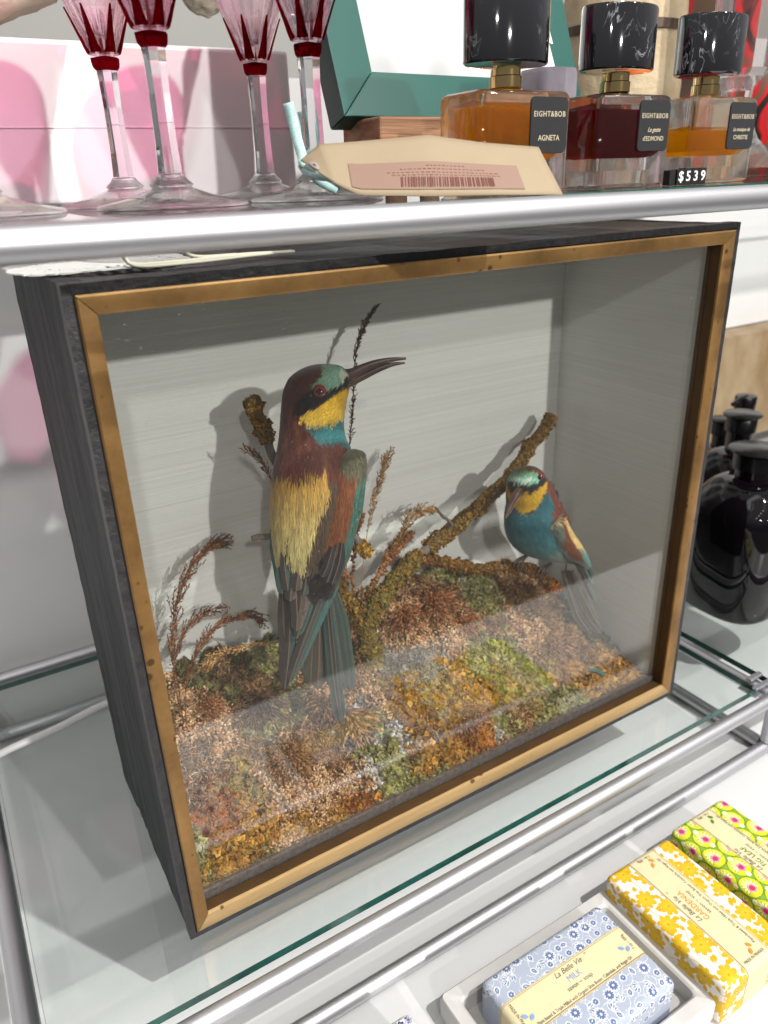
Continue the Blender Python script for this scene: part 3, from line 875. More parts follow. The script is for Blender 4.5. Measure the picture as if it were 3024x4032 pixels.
plume('grass_plume', [(402,1570),(400,1500),(412,1440),(435,1392),(470,1353),(510,1334),(545,1328),(562,1338)], .095, .125, 'arching brown grass plume bending right over the moss at the left', BR, 70, .15, .013, .0037, group='grass plumes at the left of the case')
plume('grass_plume', [(640,1385),(580,1388),(520,1398),(478,1412),(462,1422)], .10, .085, 'pale straw grass spray leaning left behind the big bird tail', TN, 30, .25, .013, .0045, sw=.0005)
plume('grass_plume', [(752,1330),(748,1180),(752,1000),(762,880),(770,760),(786,705),(806,671)], .112, .128, 'dark grass sprig rising behind the big bird and past its beak', ['#4a2c20', '#5c382a', '#6d4a3a'], 78, .22, .0075, .0036, spread=.22, group=None)
plume('grass_plume', [(600,1090),(588,1040),(572,1008),(540,976)], .100, .108, 'small brown grass tuft poking out left of the big bird back', BR, 20, .2, .009, .0036)
plume('grass_plume', [(776,1330),(782,1240),(795,1140),(808,1080),(822,1030),(836,988)], .115, .138, 'light brown grass plume just right of the big bird, upright', TN, 54, .38, .010, .0038)
plume('grass_plume', [(790,1330),(810,1270),(838,1200),(870,1145),(900,1110),(928,1098)], .108, .132, 'straw grass plume arching right towards the diagonal branch', TN, 46, .35, .013, .0042, sw=.0005)
plume('dried_flower', [(770,1330),(762,1260),(765,1180),(775,1130),(772,1085)], .112, .128, 'thin stem of round brown seed pods right behind the big bird', ['#7a4a2a', '#8f5c36'], 22, .15, .007, .0040, sw=.00055, round_=True, group='dried pod stems by the branch', cat='dried flower')
plume('dried_flower', [(785,1340),(800,1280),(830,1225),(850,1190),(868,1165)], .105, .122, 'bushy stem of round brown seed pods in front of the straw plume', ['#9c6a42', '#b07c52', '#8f5c36'], 44, .15, .014, .0040, sw=.0006, round_=True, group='dried pod stems by the branch', cat='dried flower')
plume('dried_flower', [(740,1330),(735,1290),(742,1250),(738,1225)], .100, .108, 'short pod stem close to the big bird tail', ['#9c6a42', '#b07c52'], 18, .2, .008, .0038, sw=.00055, round_=True, group='dried pod stems by the branch', cat='dried flower')
plume('dried_flower', [(1215,1340),(1240,1240),(1258,1160),(1262,1090),(1248,1050),(1240,1035)], .120, .140, 'brown fern like spray standing behind the small bird by the right wall', ['#7c4628', '#8f5836', '#6a3a20'], 64, .22, .012, .0030, cat='dried flower')
plume('dried_flower', [(1200,1330),(1222,1240),(1222,1150),(1205,1090),(1190,1055)], .125, .142, 'brown fern like spray half hidden behind the back of the small bird', ['#7c4628', '#8f5836', '#6a3a20'], 48, .25, .012, .0030, cat='dried flower')
plume('dried_flower', [(1235,1330),(1275,1250),(1290,1200),(1270,1165)], .115, .125, 'short rusty spray beside the wing of the small bird', ['#8a5030', '#9c6240'], 26, .35, .010, .0028, cat='dried flower')

# loose tufts with their long seeds spread over the bed
def tuft(u, v, label, n=150, rad=.020, cols=TN, slen=.0062, dirv=(0, -1, .1), spr=1.1, lift=.008, stalk=True, group='dried tufts on the moss bed'):
    p0 = Gp(u, v) + np.array([0, 0, lift])
    root = thing('dried_tuft', label, 'dried tuft', tuple(p0), group)
    d = unit(np.array(dirv)[None] + rng.normal(0, spr, (n, 3)) * np.array([1, .8, .55])); r = rad * rng.random(n) ** .55
    T = p0 + d * r[:, None]; T[:, 2] -= (r / rad) ** 2 * lift * .7
    T[:, 2] = np.maximum(T[:, 2], hgt(T[:, 0], T[:, 1]) + .0008)
    T[:, 1] = np.clip(T[:, 1], MY0, MY1 - .002)
    dd = unit(d + np.array([0, 0, -.35]) * (r / rad)[:, None] + rng.normal(0, .22, (n, 3)))
    dd[:, 1] = np.where(T[:, 1] < MY0 + .004, np.abs(dd[:, 1]), dd[:, 1])
    Rb = basis(dd, rng.uniform(0, 6, n)) * np.stack([rng.uniform(.7, 1.2, n) * .00080] * 2 + [rng.uniform(.7, 1.2, n) * slen * 1.25], -1)[:, None, :]
    cn = np.array([hexc(h, .9) for h in cols])[rng.integers(0, len(cols), n)] * rng.uniform(.7, 1.2, (n, 1))
    me = mesh('seeds', *instances(SPV, SPF, Rb, T, cn)[:2], False, np.repeat(cn, len(SPV), 0)); link('seeds', me, M['veg'], root)
    mb = MB()
    for i in range(0, n, 3):
        q = (p0 + T[i]) / 2 + np.array([0, 0, .0016])
        mb.tube(spl([p0, q, T[i]], 5), .00016, 3, col=hexc(cols[0]), cap=False)
    mb.build('stalks', M['veg'], root, colors=True)
tuft(745, 1560, 'straw tuft with long drooping seeds below the big bird tail tip', 240, .026, TN, .0060, (.1, -1, -.1), .55, .012)
tuft(700, 1520, 'brown tuft spreading left of the big bird tail tip', 120, .020, TN, .0055, (-.6, -1, 0), .6, .010)
tuft(930, 1320, 'large orange brown tuft in front of the diagonal branch', 330, .024, ['#9c6236', '#b07444', '#8a5028', '#c08a58'], .0052, (-.3, -1, .3), .9, .014)
tuft(870, 1340, 'rusty tuft at the foot of the branch', 170, .018, ['#9c6236', '#b07444', '#8a5028'], .0048, (-.3, -1, .1), .9, .010)
tuft(1120, 1300, 'rounded brown moss tuft under the perch of the small bird', 320, .020, ['#8a6038', '#a2784a', '#7a5230'], .0032, (0, -1, .6), .9, .014)
tuft(985, 1350, 'thin reddish seed tuft right of the orange brown tuft', 120, .022, ['#a4643a', '#b9784c'], .0036, (.6, -1, 0), .7, .008)
tuft(440, 1540, 'seed pod tuft at the foot of the left grass plumes', 190, .016, ['#a06a44', '#b98058', '#8a5634'], .0034, (.4, -1, .5), .8, .010)
tuft(560, 1520, 'dark brown tangled tuft on the shaded left side', 200, .026, ['#5c4030', '#6d4c38', '#7d5a42'], .0075, (-.3, -1, 0), .8, .006)
tuft(1180, 1400, 'dull seed tuft towards the right of the bed', 170, .024, ['#a07a5c', '#b98e6c'], .0040, (0, -1, .1), .9, .006)
tuft(620, 1650, 'light brown mossy tuft in the middle of the lower bed', 260, .022, ['#a9794c', '#bd9060', '#8c5c38'], .0036, (0, -1, .4), .9, .007)
tuft(1000, 1555, 'pinkish brown mossy tuft right of the green flakes', 200, .020, ['#a9794c', '#b58a68', '#8c5c38'], .0034, (0, -1, .4), .9, .006)

# ------------------------------------------------------------------ branches
M['bark'] = principled('grey_brown_bark', (.10, .075, .055), .85, noise=(220, .7, (1, 1, .3), (.20, .17, .13)), bump=(380, 1, (1, 1, .4), .001))
def branch(parts, root, name='wood'):
    for (pl, rad, n) in parts:
        c = spl(pl, n); r = np.interp(np.linspace(0, 1, n), np.linspace(0, 1, len(rad)), rad)
        c = c + np.stack([fbm(np.stack([np.arange(n) * .35, np.full(n, s_ * 9.)], -1), 2, s_) for s_ in (1, 2, 3)], -1) * .0009
        r = r * (1 + .12 * fbm(np.stack([np.arange(n) * .6, np.full(n, 3.)], -1), 2, 8))
        mb = MB(); mb.tube(c, r * .85, 12); mb.build(name, M['bark'], root, smooth=True)
def lichen_on(pl, rad, root, cols, n, t0=0, t1=1, th=.0016, name='lichen'):
    m_ = 80; c = spl(pl, m_); r = np.interp(np.linspace(0, 1, m_), np.linspace(0, 1, len(rad)), rad)
    t = rng.uniform(t0, t1, n); keep = fbm(np.stack([t * 14, np.zeros(n)], -1), 2, 31) > -.8
    t = t[keep]; n = len(t)
    j = np.clip((t * (m_ - 1)).astype(int), 0, m_ - 2); f = (t * (m_ - 1) - j)[:, None]
    pos = c[j] * (1 - f) + c[j + 1] * f; td = unit(c[j + 1] - c[j])
    sd = rng.normal(0, 1, (n, 3)); sd = unit(sd - td * (sd * td).sum(1, keepdims=True))
    lump = np.clip(.45 + 1.1 * fbm(np.stack([t * 34, np.arctan2(sd[:, 2], sd[:, 1]) * .9], -1), 2, 4), .05, 1.3)
    th = th * 1.9
    T = pos + sd * (r[j][:, None] * .8 + (th * lump * rng.random(n) ** .6)[:, None])
    s_ = rng.uniform(.0008, .0019, n)
    R = basis(unit(sd + rng.normal(0, .6, (n, 3))), rng.uniform(0, 6, n)) * s_[:, None, None]
    cn = np.array([hexc(h, .85) for h in cols])[rng.integers(0, len(cols), n)] * rng.uniform(.6, 1.25, (n, 1))
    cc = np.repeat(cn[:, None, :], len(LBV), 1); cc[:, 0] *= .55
    v_, f_, c_ = instances(LBV, LBF, R, T, cc)
    # solid crumbs below the flakes close the crust
    n2 = n // 2; R2 = basis(unit(rng.normal(0, 1, (n2, 3)))) * rng.uniform(.0006, .0012, n2)[:, None, None]
    v2, f2, c2 = instances(ICV, ICF, R2, (pos + sd * (r[j][:, None] + .4 * th * lump[:, None]))[:n2], cn[:n2] * .7)
    me = mesh(name, np.concatenate([v_, v2]), np.concatenate([f_, f2 + len(v_)]), False, np.concatenate([c_, c2]))
    link(name, me, M['veg2'], root)
OC = ['#a07a34', '#b88e40', '#8c6a2e', '#ac8440', '#7c5e2c']
OG = ['#9c8a3a', '#8a8040', '#b09a4a', '#74703a']
# branch behind the big bird
pl = [PB(800,1440,.090), PB(785,1370,.098), PB(742,1290,.100), PB(700,1200,.104), PB(640,1080,.108), PB(592,990,.108), PB(570,930,.108), PB(540,865,.108)]
rd = [.0048, .0048, .0045, .004, .0042, .0040, .0036, .0034]
br1 = thing('lichen_branch', 'lichen crusted branch carrying the big bird, its tip standing left of the bird head', 'branch', tuple(pl[0]))
branch([(pl, rd, 50)], br1)
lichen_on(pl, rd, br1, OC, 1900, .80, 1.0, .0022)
lichen_on(pl, rd, br1, OC, 2600, .03, .42, .0030)
perch = [PB(543,1163,.085), PB(575,1158,.083), PB(640,1155,.078), PB(710,1152,.075), PB(760,1158,.074), PB(778,1178,.073), PB(794,1198,.073)]
rp_ = [.0022, .0026, .0028, .0028, .0028, .0030, .0024]
branch([(perch, rp_, 30), ([PB(690,1180,.104), PB(675,1165,.092), PB(660,1156,.080)], [.003, .0026, .0022], 10)], br1, 'twig')
lichen_on(perch, rp_, br1, ['#b98a2c', '#c89a3a', '#a07424', '#d8b060'], 800, .80, 1.0, .0018)
# diagonal branch
pl = [PB(810,1440,.080), PB(800,1400,.088), PB(795,1350,.094), PB(830,1285,.100), PB(875,1228,.104), PB(930,1180,.108), PB(1000,1122,.112), PB(1060,1070,.116), PB(1100,1030,.120), PB(1135,980,.126), PB(1165,940,.132), PB(1194,900,.136)]
rd = [.0058, .0056, .0056, .0056, .0054, .0048, .0050, .0046, .0042, .0044, .0040, .0030]
br2 = thing('lichen_branch', 'long diagonal lichen covered branch rising to the right behind the small bird', 'branch', tuple(pl[0]))
branch([(pl, rd, 70), ([PB(962,1152,.110), PB(975,1132,.106), PB(955,1115,.103), PB(940,1097,.102)], [.0020, .0018, .0015, .0012], 14)], br2)
lichen_on(pl, rd, br2, OC, 6400, .34, 1.0, .0024)
lichen_on(pl, rd, br2, OC[:3] + OG, 4200, 0, .40, .0028)
pr2 = [PB(905,1205,.106), PB(960,1215,.106), PB(1020,1228,.104), PB(1080,1225,.100), PB(1130,1225,.092), PB(1165,1240,.085), PB(1190,1262,.080), PB(1200,1277,.078)]
rp_ = [.0034, .0034, .0034, .0034, .0032, .0030, .0028, .0020]
branch([(pr2, rp_, 40)], br2, 'side_branch')
lichen_on(pr2, rp_, br2, ['#9c6a26', '#b0742a', '#7c5a24', '#8a6a30'], 2600, 0, 1.0, .0020)
lichen_on(pr2, rp_, br2, ['#c4701c', '#d0842c', '#b86018'], 700, .84, 1.0, .0026)
# small forked twig lying at the base
# ------------------------------------------------------------------ the birds
def feather_mat(name, rough=.55, sheen=.3):
    m, n, l, out = newmat(name)
    b_ = n.new('ShaderNodeBsdfPrincipled'); l.new(b_.outputs[0], out.inputs['Surface'])
    b_.inputs['Roughness'].default_value = rough; b_.inputs['Sheen Weight'].default_value = sheen
    b_.inputs['Specular IOR Level'].default_value = .35
    a = n.new('ShaderNodeAttribute'); a.attribute_name = 'Col'
    u_ = n.new('ShaderNodeUVMap'); u_.uv_map = 'UVMap'
    sp = n.new('ShaderNodeSeparateXYZ'); l.new(u_.outputs[0], sp.inputs[0])
    ab = n.new('ShaderNodeMath'); ab.operation = 'ABSOLUTE'; l.new(sp.outputs['X'], ab.inputs[0])
    ad = n.new('ShaderNodeMath'); ad.operation = 'MULTIPLY_ADD'; ad.inputs[1].default_value = -1.1
    l.new(ab.outputs[0], ad.inputs[0]); l.new(sp.outputs['Y'], ad.inputs[2])
    cb = n.new('ShaderNodeCombineXYZ'); l.new(ad.outputs[0], cb.inputs[0])
    m3 = n.new('ShaderNodeMath'); m3.operation = 'MULTIPLY'; m3.inputs[1].default_value = .06; l.new(sp.outputs['X'], m3.inputs[0]); l.new(m3.outputs[0], cb.inputs[1])
    nz = n.new('ShaderNodeTexNoise'); nz.inputs['Scale'].default_value = 2.6; nz.inputs['Detail'].default_value = 3
    l.new(cb.outputs[0], nz.inputs['Vector'])
    mr = n.new('ShaderNodeMapRange'); mr.inputs[1].default_value = .3; mr.inputs[2].default_value = .7; mr.inputs[3].default_value = .62; mr.inputs[4].default_value = 1.35
    l.new(nz.outputs['Fac'], mr.inputs[0])
    mx = n.new('ShaderNodeVectorMath'); mx.operation = 'SCALE'; l.new(a.outputs['Color'], mx.inputs[0]); l.new(mr.outputs[0], mx.inputs['Scale'])
    l.new(mx.outputs[0], b_.inputs['Base Color'])
    bp = n.new('ShaderNodeBump'); bp.inputs['Strength'].default_value = .4; bp.inputs['Distance'].default_value = .0003
    l.new(nz.outputs['Fac'], bp.inputs['Height']); l.new(bp.outputs[0], b_.inputs['Normal'])
    return m
M['feather'] = feather_mat('flight_feather')
M['down'] = principled('body_plumage', (.5, .5, .5), .6, attr=True, spec=.3, sheen=.25)
M['beak'] = principled('dark_horn_beak', (.045, .030, .026), .32, noise=(120, .7, (1, 1, 1), (.12, .065, .045)), spec=.5)
M['beak2'] = principled('brown_horn_beak', (.05, .03, .022), .32, noise=(120, .7, (1, 1, 1), (.15, .08, .05)), spec=.4)
M['eye_red'] = principled('red_iris', (.17, .022, .022), .12, coat=1)
M['eye_black'] = principled('glass_pupil', (.006, .006, .008), .04, coat=1)
M['leg'] = principled('dry_brown_skin', (.10, .06, .045), .6, bump=(600, .6, (1, 1, 1), .0004))

class BirdFrame:
    """upright plane through the bird, square to the line of sight it is described from"""
    def __init__(s, u, v, y):
        s.o = P(u, v, y)
        h = s.o - CAMLOC; h[2] = 0; s.n = h / np.linalg.norm(h)
        s.x = np.cross(s.n, [0, 0, 1.])
    def at(s, u, v, fwd=0.0):
        p0 = s.o - s.n * fwd
        return toplane(u, v, p0, s.n)

def bird_body(bf, root, slices, depth, off, colf, name, nstr, strand_len, grow, seed=0, mat=None, wid=.00042, back_scale=1.0, skip=None):
    """slices: (uL,vL,uR,vR); depth, off: half thickness and forward offset (m) per slice"""
    k = len(slices); m_ = 60; NA = 48
    L = np.array([bf.at(a, b_) for a, b_, c, d in slices]); R = np.array([bf.at(c, d) for a, b_, c, d in slices])
    mid = spl((L + R) / 2, m_); half = spl((R - L) / 2, m_)
    dep = spl(np.array(depth)[:, None].repeat(3, 1), m_)[:, 0]; of = spl(np.array(off)[:, None].repeat(3, 1), m_)[:, 0]
    th = np.linspace(0, 2 * math.pi, NA, endpoint=False)
    mid = mid - bf.n * of[:, None]
    S_ = mid[:, None] + np.cos(th)[None, :, None] * half[:, None] - np.sin(th)[None, :, None] * (dep[:, None, None] * bf.n)
    V = S_.reshape(-1, 3); idx = np.arange(m_ * NA).reshape(m_, NA)
    F = np.stack([idx[:-1], np.roll(idx, -1, 1)[:-1], np.roll(idx, -1, 1)[1:], idx[1:]], -1).reshape(-1, 4)
    F = [tuple(f) for f in F] + [tuple(idx[0][::-1]), tuple(idx[-1])]
    def colour(pts_):
        u_, v_ = proj(pts_); return colf(u_, v_, pts_)
    # barbs over the surface
    dS = np.gradient(S_, axis=0); dT = np.roll(S_, -1, 1) - np.roll(S_, 1, 1)
    Nn = unit(np.cross(dT, dS)); cen = mid[:, None] - S_
    Nn = np.where(((Nn * cen).sum(-1) > 0)[..., None], -Nn, Nn)
    r_ = np.random.default_rng(seed + 5)
    a = r_.random(nstr) * (m_ - 1.01); j = a.astype(int); f = (a - j)[:, None]; q = r_.integers(0, NA, nstr); g = r_.random(nstr)[:, None]
    q2 = (q + 1) % NA
    lerp = lambda A: (A[j, q] * (1 - f) + A[j + 1, q] * f) * (1 - g) + (A[j, q2] * (1 - f) + A[j + 1, q2] * f) * g
    rt = lerp(S_); nr = unit(lerp(Nn)); dr = unit(lerp(dS))
    dr = unit(grow(rt, dr, nr) + r_.normal(0, .10, (nstr, 3)))
    dr = unit(dr - nr * (dr * nr).sum(1, keepdims=True))
    c0 = colour(rt); ln = strand_len(rt) * r_.uniform(.6, 1.2, nstr)
    jit = (1 + r_.normal(0, .10, (nstr, 1))) * (1 + .22 * fbm(np.stack([a * .16, (q + g[:, 0]) * 1.15], -1), 2, 77) + .16 * fbm(np.stack([a * .5, (q + g[:, 0]) * 2.4], -1), 2, 78))[:, None]
    c0 = np.clip(c0 * jit * np.where(r_.random((nstr, 1)) < .08, .6, 1), .003, .9)
    sv, sf, scc = strands_mesh(rt - nr * .0002, dr, nr, ln, np.full(nstr, wid) * r_.uniform(.6, 1.4, nstr), c0 * .86, c0 * 1.08, .13, .02)  # root shading put into the barb colour: darker base, lighter tip
    base = colour(V) * .7
    n0 = len(V)
    allF = F + [tuple(t) for t in (sf + n0)]
    me = mesh(name, np.concatenate([V, sv]), allF, True, np.concatenate([base, scc]))
    o = link(name, me, mat or M['down'], root)
    return o, (mid, half, dep)

def blade(bf, parts, px, width, fwd, c_in, c_edge, c_sh, curve=.18, tipround=.8, n=16, both=False, rng_=rng):
    """one flight feather; px pixel polyline root->tip; width in m; fwd = (root, tip) forward offset"""
    k = len(px); f = np.linspace(fwd[0], fwd[1], k)
    c = spl(np.array([bf.at(u, v, f[i]) for i, (u, v) in enumerate(px)]), n)
    t = np.linspace(0, 1, n); d = unit(np.gradient(c, axis=0)); side = unit(np.cross(d, -bf.n[None].repeat(n, 0)))
    w_ = width / 2 * np.clip(np.minimum(.45 + t * 1.6, 1), 0, 1) * np.where(t > tipround, np.sqrt(np.clip(1 - ((t - tipround) / (1 - tipround)) ** 2, .02, 1)), 1)
    cols = np.array([-1, -.82, -.5, -.12, -.05, .05, .12, .5, .82, 1.])
    V = []; C = []; UV = []
    Lt = np.concatenate([[0], np.cumsum(np.linalg.norm(np.diff(c, axis=0), axis=1))])
    bend = -curve * width
    for s_ in cols:
        p = c + side * (w_ * s_)[:, None] - bf.n * ((1 - abs(s_) ** 1.6) * abs(bend) + (abs(s_) < .08) * .00022)[None].T
        V.append(p)
        if abs(s_) < .08: cc = c_sh
        elif s_ < -.7 or (both and s_ > .7): cc = c_edge
        elif s_ < 0 and not both: cc = c_in * .6 + c_edge * .4
        else: cc = c_in
        C.append(np.tile(cc, (n, 1)) * (1 + rng_.normal(0, .04, (n, 1))))
        UV.append(np.stack([w_ * s_ * 1000, Lt * 1000], -1))
    V = np.stack(V, 1).reshape(-1, 3); C = np.stack(C, 1).reshape(-1, 3); UV = np.stack(UV, 1).reshape(-1, 2)
    m_ = len(cols); idx = np.arange(n * m_).reshape(n, m_)
    F = np.stack([idx[:-1, :-1], idx[:-1, 1:], idx[1:, 1:], idx[1:, :-1]], -1).reshape(-1, 4)
    parts.append((V, F, C, UV))

def feathers(name, parts, root):
    V = []; F = []; C = []; U = []; n0 = 0
    for v_, f_, c_, u_ in parts:
        V.append(v_); F.append(f_ + n0); C.append(c_); U.append(u_); n0 += len(v_)
    V, F, C, U = map(np.concatenate, (V, F, C, U))
    me = mesh(name, V, F, True, C)
    uv = me.uv_layers.new(name='UVMap'); uv.data.foreach_set('uv', U[F.ravel()].astype(np.float32).ravel())
    return link(name, me, M['feather'], root)

def beak(bf, root, up, lo, gape, mat, wid=.0065):
    """up/lo: list of (u,v top, u,v bottom, fwd) sections base->tip"""
    for name, secs in (('upper_beak', up), ('lower_beak', lo)):
        S_ = []; k = len(secs)
        A = spl(np.array([bf.at(a, b_, f) for a, b_, c, d, f in secs]), 24)
        B = spl(np.array([bf.at(c, d, f) for a, b_, c, d, f in secs]), 24)
        mb = MB(); sec = []
        for i in range(24):
            m = (A[i] + B[i]) / 2; h = (A[i] - B[i]) / 2; wd = wid / 2 * (1 - i / 23) ** .8 + .0003
            sec.append([m + h * math.sin(a) + bf.n * wd * math.cos(a) for a in np.linspace(0, 2 * math.pi, 14, endpoint=False)])
        loft(mb, sec); mb.build(name, mat, root, smooth=True)

def sphere_part(name, c, r, mat, parent, ax=(1, 1, 1), Mx=None):
    mb = MB(); n = 16; prof = [(max(1e-7, math.sin(math.pi * i / n)), -math.cos(math.pi * i / n)) for i in range(n + 1)]
    mb.lathe(prof, (0, 0, 0), 24)
    V = np.concatenate(mb.v) * np.array(ax) * r
    if Mx is not None: V = V @ np.array(Mx).T
    mb.v = [V + np.array(c)]
    return mb.build(name, mat, parent, smooth=True)

# ---- big bird, seen from behind, head turned to the right
B1 = BirdFrame(690, 1050, .066)
bird1 = thing('stuffed_bird', 'large colourful stuffed bee eater perched upright with its back turned and beak pointing right', 'bird', tuple(B1.at(680, 1500)))
c_ = {k: hexc(h) for k, h in dict(nape='#42211c', chest='#5e2e22', chest2='#7c4630', green='#6c9280', white='#b0b49c', mask='#181718', yellow='#d6a828', ylt='#dcc05a', teal='#33787a',
     gold='#c89a44', pale='#e6d690', olive='#68624a', brown='#584636', rust='#8a5230', tedge='#4c7a6c', black='#17171a', dk='#332b28').items()}
def soft(u, v, poly, feather=5, seed=0):
    feather = feather * 1.5
    """polygon membership with a ragged, feathery edge"""
    nu = fbm(np.stack([u * .35, v * .05], -1), 2, seed + 1) * feather * .6; nv = fbm(np.stack([u * .45, v * .06], -1), 2, seed + 2) * feather * 2.2
    return inpoly(u + nu, v + nv, poly)
def col1(u, v, p):
    n = len(u); c = np.tile(c_['chest'], (n, 1))
    up = np.clip((v - 860) / 110, 0, 1)[:, None]
    c = c_['nape'] * (1 - up) + c_['chest'] * up
    hl = (fbm(np.stack([u * .12, v * .02], -1), 2, 15) > .1) & (v > 900)
    c[hl] = c[hl] * .5 + c_['chest2'] * .5
    m = soft(u, v, [(702, 786), (740, 786), (756, 800), (752, 828), (738, 838), (712, 842), (690, 840), (674, 832), (688, 818), (702, 806)], 3, 3)
    g = np.clip((u - 690) / 40, 0, 1)[:, None]
    c[m] = (hexc('#5e7a5c') * (1 - g) + c_['green'] * g)[m]
    m = soft(u, v, [(736, 798), (752, 800), (752, 824), (742, 826)], 2, 5); c[m] = c_['white']
    m = soft(u, v, [(646, 905), (656, 892), (690, 876), (712, 858), (735, 842), (765, 828), (765, 850), (748, 870), (744, 905), (732, 912), (716, 918), (674, 924)], 2, 7)
    g = np.clip((v - 860) / 55, 0, 1)[:, None]
    c[m] = (c_['yellow'] * (1 - g * .4) + c_['ylt'] * g * .4)[m]
    m = soft(u, v, [(660, 916), (676, 922), (716, 917), (738, 907), (752, 900), (756, 962), (742, 958), (712, 956), (690, 952), (672, 935)], 3, 9); c[m] = c_['teal']
    m = soft(u, v, [(762, 822), (745, 838), (722, 852), (705, 868), (672, 884), (652, 894), (640, 902), (634, 892), (642, 868), (660, 848), (684, 836), (716, 842), (738, 828), (750, 808), (764, 806)], 1.6, 11); c[m] = c_['mask']
    # golden scapulars in two lobes
    m = soft(u, v, [(570, 1012), (600, 1024), (652, 1034), (704, 1008), (712, 1060), (694, 1110), (674, 1160), (666, 1205), (652, 1262), (634, 1262), (618, 1150), (616, 1246), (596, 1250), (580, 1160), (560, 1080)], 7, 13)
    g = np.clip((v - 1040) / 150, 0, 1)[:, None]; st = (fbm(np.stack([u * .3, v * .03], -1), 2, 41) * .5 + .5)[:, None]
    gold = c_['gold'] * (1 - g) + c_['pale'] * g
    c[m] = (gold * (.72 + .5 * st))[m]
    m2 = (~m) & (v > 1030) & (u > 640); c[m2] = c_['brown']
    m2 = (~m) & (v > 1050) & (u <= 660) & (u > 600); c[m2] = c_['dk'] * 1.2
    m = (v > 1235); c[m] = c_['dk']
    m = soft(u, v, [(596, 1235), (614, 1235), (616, 1290), (604, 1285)], 2, 14); c[m] = c_['tedge'] * .7
    return c
sl1 = [(684,789,700,788),(668,792,716,789),(650,799,736,792),(634,809,747,799),(623,820,755,810),(613,840,757,830),(609,860,751,858),(607,880,746,885),(605,905,743,912),(603,935,746,940),(599,965,756,965),(592,1000,762,1000),(586,1050,772,1045),(584,1095,772,1090),(586,1140,766,1135),(590,1180,752,1178),(597,1220,738,1220),(606,1260,722,1262),(612,1300,704,1300),(616,1335,690,1335)]
dp1 = [.002,.006,.010,.0125,.014,.015,.0152,.015,.015,.0155,.0175,.020,.022,.022,.021,.019,.016,.013,.009,.005]
of1 = [.0]*6+[.0,.0,.0,.001,.002,.003,.004,.004,.004,.003,.002,.002,.002,.001]
downv = np.array([0, 0, -1.])
def grow1(p, d, n_):
    u_, v_ = proj(p)
    # on the face the plumage runs back and down from the beak
    bx = B1.x * -1.0
    wgt = np.clip((935 - v_) / 60, 0, 1)[:, None]
    face = unit(bx[None] * .9 + downv[None] * .75)
    return unit(d * (1 - wgt) + face * wgt)
def slen1(p):
    u_, v_ = proj(p); return np.interp(v_, [780, 900, 1000, 1250], [.0028, .0040, .008, .010])
bird_body(B1, bird1, sl1, dp1, of1, col1, 'body', 42000, slen1, grow1, 1)
# right wing: shoulder, rust coverts
def colw(u, v, p):
    n = len(u); c = np.tile(c_['brown'], (n, 1))
    m = soft(u, v, [(716, 1000), (742, 1012), (764, 1018), (788, 1010), (790, 1090), (772, 1120), (756, 1180), (738, 1192), (706, 1190), (690, 1160), (702, 1080)], 5, 21)
    st = (fbm(np.stack([u * .25, v * .03], -1), 2, 43) * .5 + .5)[:, None]
    c[m] = (c_['rust'] * (.65 + .6 * st))[m]
    m = soft(u, v, [(724, 975), (742, 950), (800, 950), (800, 1025), (770, 1030), (756, 1020), (742, 1008)], 5, 23); c[m] = hexc('#66634c')
    m = soft(u, v, [(772, 1035), (800, 1020), (800, 1120), (768, 1150), (748, 1215), (744, 1190), (762, 1110)], 3, 25); c[m] = c_['tedge'] * .85
    m = soft(u, v, [(690, 1190), (738, 1188), (732, 1240), (700, 1262), (684, 1240)], 4, 27); c[m] = c_['black'] * 1.1
    m = v > 1238; c[m] = c_['dk'] * .8
    return c
slw = [(752,962,768,960),(740,967,779,964),(730,976,785,972),(722,990,788,986),(716,1010,787,1010),(712,1040,784,1036),(706,1070,780,1066),(700,1105,771,1100),(692,1140,763,1132),(684,1175,753,1168),(676,1205,742,1200),(666,1235,730,1230),(656,1262,718,1258)]
dpw = [.002,.005,.007,.008,.0085,.0085,.008,.0075,.007,.006,.005,.004,.0025]
ofw = [.010,.011,.012,.0125,.014,.016,.0175,.0185,.0185,.018,.0165,.015,.013]
bird_body(B1, bird1, slw, dpw, ofw, colw, 'wing', 9000, lambda p: np.interp(proj(p)[1], [960, 1030, 1250], [.0035, .008, .010]), lambda p, d, n_: d, 2)
